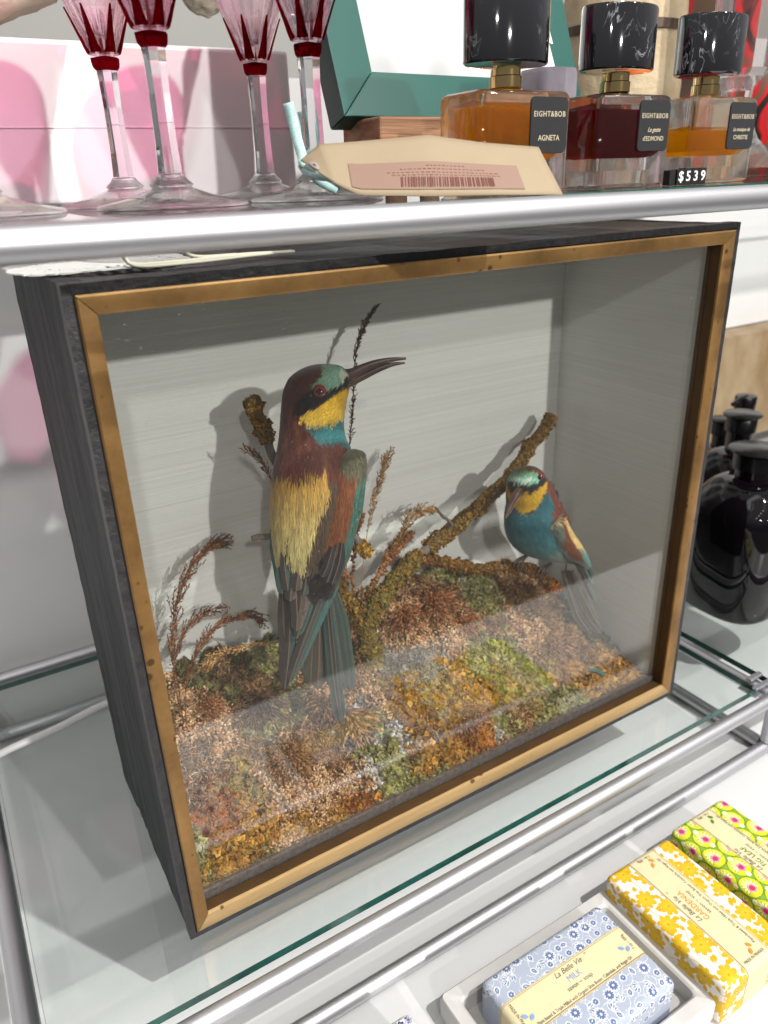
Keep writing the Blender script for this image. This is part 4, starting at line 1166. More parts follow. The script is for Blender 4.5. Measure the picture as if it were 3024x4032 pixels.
# flight feathers of the folded wings
T_ = hexc('#3c645e'); Dk = hexc('#342c2a'); Dk2 = hexc('#282424'); Sh = hexc('#6e5644'); Og = hexc('#4e5644'); Rm = hexc('#665a50')
fp = []
for i, (px, wd, f0, f1, cin, ced) in enumerate([
    ([(610,1240),(612,1330),(616,1400),(612,1484)], .0085, .008, .006, Dk, Dk2), ([(622,1240),(626,1340),(622,1430),(614,1488)], .0085, .009, .007, Dk, T_ * .8),
    ([(745,1170),(722,1260),(690,1330),(652,1420)], .0075, .010, .007, Dk, T_), ([(742,1160),(725,1240),(700,1310),(664,1392)], .0075, .011, .008, Dk, T_),
    ([(738,1180),(712,1270),(680,1350),(640,1448)], .0075, .0115, .008, Dk, T_), ([(730,1190),(702,1280),(668,1370),(630,1470)], .0075, .012, .009, Dk, T_),
    ([(722,1195),(690,1290),(656,1380),(622,1480)], .0075, .0125, .009, Dk, T_ * .9), ([(748,1130),(742,1190),(722,1260),(696,1318)], .0060, .013, .011, T_, T_),
    ([(752,1120),(748,1170),(732,1225),(712,1275)], .0050, .014, .012, T_, T_ * 1.1), ([(700,1200),(676,1270),(656,1330),(640,1375)], .0085, .0135, .011, Dk, T_ * .8),
    ([(688,1200),(664,1270),(650,1320),(638,1352)], .0090, .0145, .0125, Dk, Rm), ([(640,1230),(640,1290),(642,1330),(640,1362)], .0090, .0140, .0135, Dk, Rm),
    ([(652,1225),(652,1270),(650,1300),(646,1322)], .0090, .0150, .0140, Dk, Rm), ([(632,1225),(630,1260),(628,1280),(626,1298)], .0080, .0155, .0150, Dk2 * 1.2, Rm),
    ([(664,1215),(662,1245),(658,1268),(654,1286)], .0080, .0165, .0155, Dk, T_ * .9), ([(645,1225),(643,1245),(641,1262),(640,1276)], .0080, .0170, .0165, Dk, Rm),
    ([(700,1075),(694,1130),(684,1180),(668,1232)], .0080, .0215, .0170, c_['brown'], Rm), ([(694,1110),(688,1160),(676,1205),(660,1246)], .0080, .0220, .0180, c_['brown'] * .8, Rm),
    ([(712,1090),(706,1150),(698,1200),(684,1240)], .0080, .0240, .0190, c_['brown'] * .9, Rm), ([(686,1060),(682,1110),(674,1150),(664,1190)], .0070, .0235, .0200, c_['olive'], c_['olive'] * 1.1),
    ([(728,1176),(722,1205),(714,1235),(704,1258)], .0075, .0250, .0200, c_['black'], c_['black'] * 1.3), ([(738,1172),(734,1205),(726,1235),(716,1262)], .0075, .0255, .0205, c_['black'], c_['black'] * 1.3),
    ([(718,1180),(712,1205),(704,1228),(695,1246)], .0070, .0260, .0210, c_['black'], c_['black'] * 1.3)]):
    blade(B1, fp, px, wd, (f0, f1), cin, ced, Sh, .16, .82)
feathers('flight_feathers', fp, bird1)
# the left wing, a sliver along the back
fp = []
for px, wd, f0, f1, cin, ced in [([(590,1120),(594,1180),(604,1240),(612,1290)], .0075, .004, .005, T_ * .8, T_), ([(612,1180),(616,1230),(620,1260),(622,1275)], .0075, .016, .015, Dk, T_), ([(600,1225),(606,1255),(609,1270),(611,1282)], .0070, .013, .012, T_ * .8, T_)]:
    blade(B1, fp, px, wd, (f0, f1), cin, ced, Sh, .16, .8)
feathers('left_wing', fp, bird1)
fp = []
TG = hexc('#37453a'); TG2 = hexc('#2a3833'); TB = hexc('#4c4438')
for px, wd, f0, f1, cin, ced in [
    ([(672,1290),(662,1370),(652,1450)], .0120, -.010, -.012, TB * .8, TG), ([(680,1290),(676,1380),(670,1482)], .0120, -.009, -.011, TB, TG), ([(690,1290),(690,1390),(686,1488)], .0120, -.008, -.010, TB * .9, TG),
    ([(722,1275),(740,1370),(756,1492)], .0120, -.008, -.009, TG2, TG * 1.2), ([(716,1280),(730,1380),(744,1485)], .0120, -.007, -.008, TG2, TG), ([(708,1285),(716,1390),(722,1490)], .0120, -.006, -.007, TG * .9, TG2 * 1.3),
    ([(704,1285),(714,1400),(724,1490),(737,1562)], .0085, -.005, -.006, TG2 * .9, hexc('#33504a')), ([(710,1290),(722,1400),(730,1480),(739,1556)], .0070, -.0045, -.0055, TG2 * .9, hexc('#33504a'))]:
    blade(B1, fp, px, wd, (f0, f1), cin, ced, Sh, .10, .88, both=True)
feathers('tail', fp, bird1)
beak(B1, bird1, [(738,797,742,826,.0), (756,796,762,824,.001), (782,786,784,807,.001), (811,777,812,793,.001), (845,772,846,782,.001), (877,772,877,777,.001)],
     [(736,822,744,843,.0), (758,815,769,830,.001), (784,804,794,817,.001), (812,792,817,805,.001), (845,783,848,792,.001), (875,782,875,786,.001)], None, M['beak'])
ep = B1.at(690, 846, .0152)
sphere_part('eye', ep + B1.n * .0016, .0044, M['eye_red'], bird1)
eo = bird1.children[-1]
pp_ = ep - B1.n * .0014 + np.array([0, 0, .0002])
sphere_part('pupil', pp_, .00235, M['eye_black'], eo)
mb = MB()
for (u0, v0) in ((700, 1165), (668, 1163)):
    a = B1.at(u0, v0 - 6, -.004)
    for k in (-1, 0, 1):
        mb.tube(spl([a + B1.x * .0, a + B1.x * (.003 * k) + np.array([0, 0, -.002]) - B1.n * .004, a + B1.x * (.005 * k) + np.array([0, 0, -.008]) - B1.n * .002], 8), np.linspace(.0013, .0006, 8), 8)
mb.build('foot', M['leg'], bird1, smooth=True)

# ---- small bird, facing the viewer
B2 = BirdFrame(1150, 1120, .088)
bird2 = thing('stuffed_bird', 'smaller stuffed bee eater facing forward, turquoise breast and yellow throat, on the side branch', 'bird', tuple(B2.at(1150, 1225)))
def col2(u, v, p):
    n = len(u); c = np.tile(hexc('#6c3020'), (n, 1))
    st = (fbm(np.stack([u * .3, v * .06], -1), 2, 51) * .5 + .5)[:, None]
    m = soft(u, v, [(1080, 1085), (1110, 1100), (1150, 1105), (1168, 1078), (1176, 1060), (1196, 1070), (1196, 1100), (1190, 1120), (1196, 1150), (1225, 1190), (1270, 1235), (1270, 1260), (1080, 1260)], 4, 52)
    g = np.clip((v - 1150) / 70, 0, 1)[:, None]
    c[m] = ((hexc('#27616a') * (.6 + .8 * st)) * (1 - g) + hexc('#5f8c8e') * g)[m]
    m = soft(u, v, [(1170, 1205), (1215, 1185), (1275, 1225), (1275, 1260), (1200, 1240)], 3, 53); c[m] = hexc('#8a9a90')
    m = soft(u, v, [(1090, 1048), (1100, 1080), (1112, 1098), (1135, 1108), (1154, 1102), (1168, 1082), (1180, 1060), (1182, 1042), (1166, 1048), (1150, 1058), (1120, 1068), (1102, 1062)], 3, 54)
    c[m] = (c_['yellow'] * (.75 + .5 * st))[m]
    m = soft(u, v, [(1090, 1040), (1100, 1056), (1120, 1064), (1150, 1064), (1172, 1050), (1186, 1036), (1182, 1018), (1168, 1022), (1160, 1040), (1140, 1050), (1110, 1046), (1098, 1030)], 1.5, 55); c[m] = c_['mask']
    m = soft(u, v, [(1094, 1046), (1092, 1022), (1104, 1010), (1130, 1004), (1158, 1010), (1172, 1022), (1160, 1044), (1142, 1050), (1118, 1046), (1106, 1042)], 2, 56)
    g = np.clip((v - 1018) / 22, 0, 1)[:, None]
    c[m] = (hexc('#4c6a2c') * (1 - g) + hexc('#86bca4') * g)[m]
    m = soft(u, v, [(1098, 995), (1190, 998), (1196, 1050), (1182, 1040), (1166, 1027), (1142, 1019), (1118, 1019), (1100, 1026)], 2.5, 58); c[m] = hexc('#5c3022')
    m = soft(u, v, [(1104, 1034), (1150, 1036), (1140, 1047), (1112, 1046)], 2, 57); c[m] = hexc('#c4dccc')
    return c
sl2 = [(1134,1003,1146,1003),(1120,1007,1160,1007),(1105,1017,1173,1016),(1096,1032,1181,1030),(1094,1048,1186,1046),(1093,1066,1189,1064),(1093,1084,1194,1080),(1090,1102,1204,1094),(1089,1122,1214,1108),(1091,1145,1222,1126),(1100,1168,1230,1146),(1115,1188,1240,1165),(1138,1204,1250,1182),(1168,1217,1258,1200),(1198,1228,1265,1218),(1225,1238,1270,1236)]
dp2 = [.002,.007,.011,.0135,.0145,.0145,.0145,.016,.018,.019,.0195,.019,.017,.014,.010,.005]
of2 = [.006,.006,.006,.006,.005,.004,.002,.001,.001,.0,-.002,-.005,-.009,-.013,-.018,-.022]
def grow2(p, d, n_):
    u_, v_ = proj(p); wgt = np.clip((1068 - v_) / 15, 0, 1)[:, None]
    cx = B2.at(1118, 1060)
    out = p - cx; out = out - B2.n * (out @ B2.n)[:, None]
    return unit(d * (1 - wgt) + unit(out) * wgt)
bird_body(B2, bird2, sl2, dp2, of2, col2, 'body', 22000, lambda p: np.interp(proj(p)[1], [1000, 1060, 1110, 1230], [.0026, .0034, .0055, .009]), grow2, 6, wid=.00040)
def colw2(u, v, p):
    n = len(u); c = np.tile(hexc('#7a4426'), (n, 1))
    m = soft(u, v, [(1170, 1040), (1215, 1040), (1232, 1110), (1215, 1135), (1195, 1130), (1180, 1100)], 3, 61); c[m] = hexc('#6e3422')
    m = soft(u, v, [(1140, 1130), (1180, 1118), (1206, 1122), (1218, 1150), (1214, 1178), (1206, 1190), (1180, 1170)], 3, 62); c[m] = hexc('#66766a')
    m = soft(u, v, [(1182, 1122), (1205, 1118), (1209, 1130), (1184, 1134)], 2, 63); c[m] = hexc('#c8b890')
    m = soft(u, v, [(1210, 1112), (1222, 1100), (1242, 1150), (1268, 1195), (1262, 1202), (1238, 1172), (1222, 1140)], 2, 64); c[m] = hexc('#dcbc78')
    m = soft(u, v, [(1250, 1180), (1272, 1195), (1282, 1225), (1262, 1218)], 2, 65); c[m] = hexc('#6a9a94')
    m = soft(u, v, [(1196, 1180), (1210, 1180), (1235, 1205), (1262, 1220), (1276, 1235), (1262, 1240), (1230, 1218)], 2, 66); c[m] = hexc('#7f9c96')
    return c
slw2 = [(1190,1122,1200,1112),(1180,1128,1212,1106),(1183,1140,1222,1114),(1189,1154,1232,1132),(1196,1170,1242,1150),(1205,1184,1252,1166),(1218,1198,1261,1182),(1232,1210,1268,1197),(1246,1221,1273,1212),(1258,1232,1277,1226),(1266,1244,1280,1240)]
dpw2 = [.002,.005,.007,.008,.008,.0075,.007,.006,.005,.003,.002]
ofw2 = [.010,.010,.009,.008,.006,.004,.002,-.001,-.005,-.008,-.011]
bird_body(B2, bird2, slw2, dpw2, ofw2, colw2, 'wing', 6500, lambda p: np.full(len(p), .006), lambda p, d, n_: d, 8, wid=.0004)
# chestnut back behind the wing
slb = [(1172,1042,1184,1036),(1176,1062,1194,1056),(1182,1084,1204,1078),(1190,1102,1214,1096),(1200,1120,1223,1112),(1210,1138,1231,1130)]
bird_body(B2, bird2, slb, [.003,.006,.008,.008,.007,.003], [-.002,-.004,-.005,-.005,-.006,-.007], lambda u, v, p: hexc('#6a3424') * (.7 + .6 * np.random.default_rng(2).random((len(u), 1))), 'mantle', 5000, lambda p: np.full(len(p), .005), lambda p, d, n_: d, 9)
fp = []
for px, wd, f0, f1, cin, ced in [
    ([(1240,1205),(1258,1235),(1268,1262),(1285,1300)], .0050, -.010, -.020, Dk2, T_), ([(1246,1200),(1262,1228),(1272,1248),(1279,1262)], .0055, -.006, -.014, T_ * .9, T_ * 1.2),
    ([(1250,1192),(1266,1215),(1274,1232),(1279,1250)], .0050, -.004, -.012, Dk, T_), ([(1238,1208),(1254,1232),(1264,1248),(1272,1262)], .0045, -.006, -.013, Dk2, Dk)]:
    blade(B2, fp, px, wd, (f0, f1), cin, ced, Sh, .16, .8)
feathers('flight_feathers', fp, bird2)
fp = []
for px, wd, f0, f1 in [([(1226,1232),(1244,1280),(1268,1330),(1300,1370)], .0095, -.022, -.034), ([(1216,1232),(1234,1285),(1250,1330),(1276,1368)], .0100, -.022, -.035), ([(1234,1232),(1256,1280),(1276,1320),(1292,1350)], .0080, -.020, -.031)]:
    blade(B2, fp, px, wd, (f0, f1), hexc('#4c4438'), hexc('#5c665c'), hexc('#8a7c66'), .1, .85, both=True)
feathers('tail', fp, bird2)
# beak comes towards the viewer and down to the left
bb = [(1120,1050,1126,1070,.0155,.0075), (1114,1060,1119,1075,.022,.006), (1106,1077,1110,1088,.028,.0045), (1098,1096,1101,1106,.034,.003), (1090,1117,1091,1121,.040,.0008)]
for nm, sgn in (('upper_beak', 1), ('lower_beak', -1)):
    A = spl(np.array([B2.at(*( (q[0], q[1]) if sgn > 0 else ((q[0] + q[2]) / 2 + 1.2, (q[1] + q[3]) / 2 + 1.5)), q[4] - (.0 if sgn > 0 else .0008)) for q in bb]), 20)
    Bq = spl(np.array([B2.at(*(((q[0] + q[2]) / 2 + .8, (q[1] + q[3]) / 2) if sgn > 0 else (q[2], q[3])), q[4] - (.0 if sgn > 0 else .0008)) for q in bb]), 20)
    ax_ = unit((A[-1] - A[0])[None])[0]; mb = MB(); sec = []
    for i in range(20):
        h = (A[i] - Bq[i]) / 2; m = (A[i] + Bq[i]) / 2; sd = unit(np.cross(ax_, h)[None])[0] * np.interp(i, [0, 10, 19], [.0042, .0026, .0004])
        sec.append([m + h * 1.15 * math.sin(a) + sd * math.cos(a) for a in np.linspace(0, 2 * math.pi, 14, endpoint=False)])
    loft(mb, sec); mb.build(nm, M['beak2'], bird2, smooth=True)
ep = B2.at(1166, 1031, .0125); sphere_part('eye', ep + B2.n * .0022, .0036, M['eye_red'], bird2); eo = bird2.children[-1]
sphere_part('pupil', ep - B2.n * .0008 - B2.x * .0004, .0022, M['eye_black'], eo)
mb = MB()
for (u0, v0, f0) in ((1128, 1206, .004), (1180, 1224, -.004)):
    a = B2.at(u0 + 10, v0 - 6, f0 - .006)
    for k in (-1, 0, 1):
        q = B2.at(u0 - 6 + 8 * k, v0 + 6, f0 + .006); q2 = B2.at(u0 - 12 + 9 * k, v0 + 24, f0 + .003)
        mb.tube(spl([a, q, q2], 10), np.linspace(.0015, .0006, 10), 8)
mb.build('foot', M['leg'], bird2, smooth=True)
# a fallen turquoise feather near the front right corner
fp = []
p_ = Gp(1288, 1452)
BF = BirdFrame(1288, 1452, p_[1])
blade(BF, fp, [(1270,1447),(1288,1450),(1308,1460)], .0060, (.004, .004), T_, T_ * 1.2, Sh, .2, .7)
o = feathers('fallen_feather', fp, None); tag(o, 'small turquoise feather lying on the moss near the front right corner', 'feather')
# ------------------------------------------------------------------ soaps on the board
def petal_flower(X, Y, cx, cy, r, k, rot=0, pw=1.0):
    dx, dy = X - cx, Y - cy; rr = np.hypot(dx, dy); a = np.arctan2(dy, dx) + rot
    return rr - r * (.62 + .38 * np.abs(np.cos(a * k / 2)) ** pw), rr
def leafd(X, Y, cx, cy, ang, L, wd):
    dx, dy = X - cx, Y - cy; c, s_ = math.cos(ang), math.sin(ang)
    a = (dx * c + dy * s_) / L; b_ = (-dx * s_ + dy * c)
    return np.where((a > 0) & (a < 1), np.abs(b_) - wd * np.sin(np.pi * np.clip(a, 0, 1) ** .75), 1), b_, a
def pat_yellow(U, V):
    c = np.tile(hexc('#e4e0d8', .95), (len(U), 1)); r_ = np.random.default_rng(4)
    Yd, Yl = hexc('#d0a210'), hexc('#dcb830')
    per = .030
    for row in range(-6, 7):
        xx = row * .0165
        vine = np.abs(U - xx - .0055 * np.sin((V) * 2 * math.pi / .05 + row * 1.9)) < .00038
        c[vine] = Yd
        for k in range(-5, 6):
            cy = k * per + (row % 2) * .013 + r_.normal(0, .0012); cx = xx + .0045 * math.sin(k * 2.1 + row) + r_.normal(0, .001)
            d, rr = petal_flower(U, V, cx, cy, .0098, 8, r_.random(), .6)
            m = d < 0; t = np.clip(rr / .0098, 0, 1)[:, None]; cc = Yl * (1 - t) + Yd * t
            c[m] = cc[m]; c[(rr < .0012)] = Yd * .8
            for a in range(4):
                an = r_.random() * 6.28; L = r_.uniform(.006, .008)
                d, b_, q = leafd(U, V, cx + .0085 * math.cos(an + .8), cy + .0115 * math.sin(an + .8), an, L, .0022)
                c[d < 0] = Yd * .97
    return c
def pat_blue(U, V, cols=('#a2aabb', '#d4d5d4', '#5a6d98', '#8090ae')):
    bg, wh, dk, md = [hexc(h) for h in cols]
    c = np.tile(bg, (len(U), 1)); r_ = np.random.default_rng(9)
    for row in range(-7, 8):
        for k in range(-6, 7):
            cx = row * .0112 + r_.normal(0, .0012) + (k % 2) * .0056; cy = k * .0105 + r_.normal(0, .0012); kind = r_.integers(0, 4)
            if kind == 0:
                d, rr = petal_flower(U, V, cx, cy, .0058, 10, 0, .7); c[d < 0] = wh
                d, rr = petal_flower(U, V, cx, cy, .0042, 10, 0, .7); c[d < 0] = dk; c[rr < .0012] = wh
            elif kind == 1:
                for i in range(5):
                    an = -1.0 + i * .5 + cx * 70
                    d, b_, q = leafd(U, V, cx, cy, an, .0075, .0016); c[d < 0] = wh
                    d, b_, q = leafd(U, V, cx + .001 * math.cos(an), cy + .001 * math.sin(an), an, .0055, .0009); c[d < 0] = (md, dk)[i % 2]
            elif kind == 2:
                an = r_.random() * 6.28
                d, b_, q = leafd(U, V, cx, cy, an, .0085, .0028); c[d < 0] = wh
                d, b_, q = leafd(U, V, cx + .0012 * math.cos(an), cy + .0012 * math.sin(an), an, .006, .0017); c[d < 0] = dk
                d, b_, q = leafd(U, V, cx + .002 * math.cos(an), cy + .002 * math.sin(an), an, .0035, .0007); c[d < 0] = bg
            else:
                rr = np.hypot(U - cx, V - cy); c[np.abs(rr - .0030) < .00035] = wh
                d, rr = petal_flower(U, V, cx, cy, .0024, 6, 0, .8); c[d < 0] = dk; c[rr < .0006] = wh
            an = r_.random() * 6.28
            a = np.arctan2(V - cy, U - cx); rr = np.hypot(U - cx, V - cy)
            c[(np.abs(rr - .0050 - .0006 * (a + an)) < .00022) & (np.cos(a - an) > .35)] = wh
    return c
def pat_green(U, V):
    bg = hexc('#c6cc2c'); lf = hexc('#7da332'); wh = hexc('#f1f3d4'); pk = hexc('#b8335c'); lp = hexc('#c98ab0'); dk = hexc('#5a7a28')
    c = np.tile(lf, (len(U), 1))
    for row in range(-4, 5):
        for k in range(-5, 6):
            cx = row * .0235 + (k % 2) * .01175; cy = k * .0205
            rr = np.hypot(U - cx, V - cy)
            c[rr < .0112] = bg; c[np.abs(rr - .0113) < .0004] = dk
            for i in range(9):
                an = -.35 + i * 3.9 / 9 * 1.1
                d, b_, q = leafd(U, V, cx + .0025 * math.cos(an), cy + .0025 * math.sin(an), an, .0075, .0016); c[d < 0] = dk
                d, b_, q = leafd(U, V, cx + .0028 * math.cos(an), cy + .0028 * math.sin(an), an, .0069, .0012); c[d < 0] = hexc('#e9ee9a')
            d, r2 = petal_flower(U, V, cx + .0005, cy - .0015, .0050, 5, .4, .8); c[d < 0] = lp; c[r2 < .0028] = pk
    for row in range(-8, 9):
        for k in range(-9, 10):
            if (row + k) % 2: continue
            cx = row * .01175; cy = k * .01025 + .01025
            if (k % 2): continue
            d, r2 = petal_flower(U, V, cx + .0118 * 0, cy, .0028, 7, .2, .7); c[d < 0] = wh; c[r2 < .0007] = bg
    return c
def pat_navy(U, V): return pat_blue(U, V, ('#f0efec', '#2c3358', '#7f7fae', '#5c6494'))

def soap(name, label, cx, cy, sx_, sy_, z0, z1, pat, along, band, mat, res=.00036, r=.0045):
    """paper wrapped soap; band=(lo,hi) across the label strip; along = 'x' or 'y'"""
    root = thing(name, label, 'bar of soap', (cx, cy, z0), 'wrapped bars of soap')
    hx, hy, hz = sx_ / 2, sy_ / 2, (z1 - z0) / 2; cz = (z0 + z1) / 2
    Vs = []; Fs = []; Cs = []; n0 = 0
    cream = hexc('#dccfa6', .95); line = hexc('#8d7c58')
    def face(fn, nu, nv):
        nonlocal n0
        a, b_ = np.meshgrid(np.linspace(-1, 1, nu + 1), np.linspace(-1, 1, nv + 1), indexing='ij')
        Pp, U, V = fn(a.ravel(), b_.ravel())
        # round the box: push towards an inner box
        q = np.array([hx - r, hy - r, hz - r]); inner = np.clip(Pp, -q, q); d = Pp - inner
        Pp = inner + unit(d) * r
        lx = np.clip(np.abs(Pp[:, 0]) / hx, 0, 1); ly = np.clip(np.abs(Pp[:, 1]) / hy, 0, 1)
        # the paper sags a little and is slightly uneven
        Pp[:, 2] += np.where(Pp[:, 2] > 0, .0009 * (1 - lx ** 4) * (1 - ly ** 4), 0) + .00018 * fbm(Pp * 160, 2, 4)
        c = pat(U / .76, V / .76)
        acr = V if along == 'x' else U
        m = (acr > band[0]) & (acr < band[1]); c[m] = cream
        for bb_, sg in ((band[0], 1), (band[1], -1)):
            c[np.abs(acr - (bb_ + sg * .0011)) < .00022] = line
            al = U if along == 'x' else V
            c[np.abs(acr - (bb_ + sg * .0002) - .0003 * np.sin(al * 4200)) < .00022] = line * 1.3
        idx = np.arange((nu + 1) * (nv + 1)).reshape(nu + 1, nv + 1) + n0
        Fs.append(np.stack([idx[:-1, :-1], idx[1:, :-1], idx[1:, 1:], idx[:-1, 1:]], -1).reshape(-1, 4))
        Vs.append(Pp + np.array([cx, cy, cz])); Cs.append(c); n0 += len(Pp)
    nx, ny, nz_ = int(sx_ / res), int(sy_ / res), int((z1 - z0) / res)
    st = np.stack
    face(lambda a, b_: (st([a * hx, b_ * hy, np.full(len(a), hz)], -1), a * hx, b_ * hy), nx, ny)
    face(lambda a, b_: (st([a * hx, np.full(len(a), -hy), b_ * hz], -1), a * hx, -hy - (hz - b_ * hz)), nx, nz_)
    face(lambda a, b_: (st([-a * hx, np.full(len(a), hy), b_ * hz], -1), -a * hx, hy + (hz - b_ * hz)), nx // 3, nz_ // 3)
    face(lambda a, b_: (st([np.full(len(a), -hx), -a * hy, b_ * hz], -1), -hx - (hz - b_ * hz), -a * hy), ny, nz_)
    face(lambda a, b_: (st([np.full(len(a), hx), a * hy, b_ * hz], -1), hx + (hz - b_ * hz), a * hy), ny // 3, nz_ // 3)
    face(lambda a, b_: (st([a * hx, -b_ * hy, np.full(len(a), -hz)], -1), a * hx, -b_ * hy), nx // 8, ny // 8)
    me = mesh('wrapper', np.concatenate(Vs), np.concatenate(Fs), True, np.concatenate(Cs))
    link('wrapper', me, mat, root)
    return root
M['soappaper'] = principled('printed_paper', (.8, .8, .8), .55, attr=True, spec=.35, bump=(900, .25, (.2, 1, 1), .0003))
ink = principled('dark_print', (.13, .12, .11), .6)
def soap_text(root, cx, cy, z, along, band, word, col, half):
    tm = principled('coloured_print', tuple(hexc(col)), .55)
    bx = (1, 0, 0) if along == 'x' else (0, 1, 0)
    by = (0, 1, 0) if along == 'x' else (-1, 0, 0)
    B_ = Vector(bx); U_ = Vector(by)
    mid = Vector((cx, cy, z))
    bm = (band[0] + band[1]) / 2 * (1 if along == 'x' else -1)
    def put_(s_, size, a, up, mat, **k):
        zz = z + .0011
        o = mid + B_ * a + U_ * (up + bm); o.z = zz
        text('lettering', s_, size, frameM(o, bx, by), mat, root, extrude=.00003, **k)
    put_('La Belle Vie', .0052, 0, .0078, ink, shear=.35, sxy=(.95, 1)); put_('TM', .0014, .0165, .0094, ink)
    put_(word, .0056, 0, .0018, tm, sxy=(.95, 1.05))
    put_('savon ~ soap', .0040, 0, -.0032, ink)
    put_('Plant-based & Triple Milled with Organic Shea Butter, Calendula, and Argan Oil', .0031, 0, -.0092, ink, sxy=(.82, 1))
    # small end notes, turned across the strip
    for a, s_, turn in ((-half + .0052, 'MADE IN FRANCE', -1), (half - .0058, '7 oz ~ 200g', 1)):
        o = mid + B_ * a + U_ * bm; o.z = z + .0008
        text('lettering', s_, .0029, frameM(o, U_ * turn, -B_ * turn), ink, root, extrude=.00003, sxy=(.85, 1))
    for a in (-half + .0105, half - .0115):
        for k in (-1, 1):
            mb = MB()
            c0 = mid + B_ * (a) + U_ * (bm + k * .0013 - .004); c0.z = z + .0011
            ang = k * .9 + 1.57
            dx = B_ * math.cos(ang) + U_ * math.sin(ang); dy = -B_ * math.sin(ang) + U_ * math.cos(ang)
            pts_ = [c0 + dx * (.0048 * t) + dy * (.0013 * math.sin(math.pi * t)) for t in np.linspace(0, 1, 8)] + [c0 + dx * (.0048 * t) - dy * (.0013 * math.sin(math.pi * t)) for t in np.linspace(1, 0, 8)[1:-1]]
            mb.add([tuple(p) for p in pts_], [tuple(range(len(pts_)))])
            mb.build('leaf_mark', tm, root)
ZB = ZT
s1 = soap('wrapped_soap', 'pale blue paisley soap with cream label reading MILK, sitting in the marble dish', .2070, -.1410, .1060, .0690, -.0650, -.0300, pat_blue, 'x', (-.0105, .0140), M['soappaper'])
soap_text(s1, .2070, -.1410, -.0300, 'x', (-.0105, .0140), 'MILK', '#7f9cc8', .053)
s2 = soap('wrapped_soap', 'white soap with yellow flowers and cream label reading GARDENIA, beside the marble dish', .3175, -.1430, .0680, .1040, ZB + .0002, -.0335, pat_yellow, 'y', (-.0125, .0145), M['soappaper'])
soap_text(s2, .3175, -.1430, -.0335, 'y', (-.0125, .0145), 'GARDENIA', '#d08a20', .052)
s3 = soap('wrapped_soap', 'lime green soap with pink flowers, label reading FIG LEAF, at the far right', .3920, -.1390, .0640, .1040, ZB + .0002, -.0350, pat_green, 'y', (-.0105, .0120), M['soappaper'])
soap_text(s3, .3920, -.1390, -.0350, 'y', (-.0105, .0120), 'FIG LEAF', '#4c7a2c', .052)
s4 = soap('wrapped_soap', 'soap with navy blue and white print, only its corner showing at the bottom', .0700, -.1315, .0740, .0760, ZB + .0002, -.0370, pat_navy, 'x', (-.5, -.49), M['soappaper'], res=.0005)

# marble dish under the blue soap
M['marble'] = principled('pale_grey_marble', (.60, .585, .57), .28, noise=(22, .5, (1, 1, 1), (.40, .385, .375)), spec=.5)
mb = MB()
dx0, dx1, dy0, dy1 = .1330, .2880, -.1900, -.0885; rim = .0095
def rr_sec(x0, x1, y0, y1, r, z): return [(( x0 + x1) / 2 + p[0], (y0 + y1) / 2 + p[1], z) for p in roundrect(x1 - x0, y1 - y0, r, 5)]
loft(mb, [rr_sec(dx0 + .004, dx1 - .004, dy0 + .004, dy1 - .004, .004, ZB + .0002), rr_sec(dx0, dx1, dy0, dy1, .004, ZB + .003), rr_sec(dx0, dx1, dy0, dy1, .004, -.0525), rr_sec(dx0 + .0015, dx1 - .0015, dy0 + .0015, dy1 - .0015, .003, -.0505),
          rr_sec(dx0 + rim, dx1 - rim, dy0 + rim, dy1 - rim, .004, -.0505), rr_sec(dx0 + rim + .0015, dx1 - rim - .0015, dy0 + rim + .0015, dy1 - rim - .0015, .004, -.0520), rr_sec(dx0 + rim + .002, dx1 - rim - .002, dy0 + rim + .002, dy1 - rim - .002, .004, -.0652)])
o = mb.build('soap_dish', M['marble']); autosmooth(o, 40)
tag(o, 'rectangular grey marble dish with raised rim, holding the pale blue soap', 'soap dish')

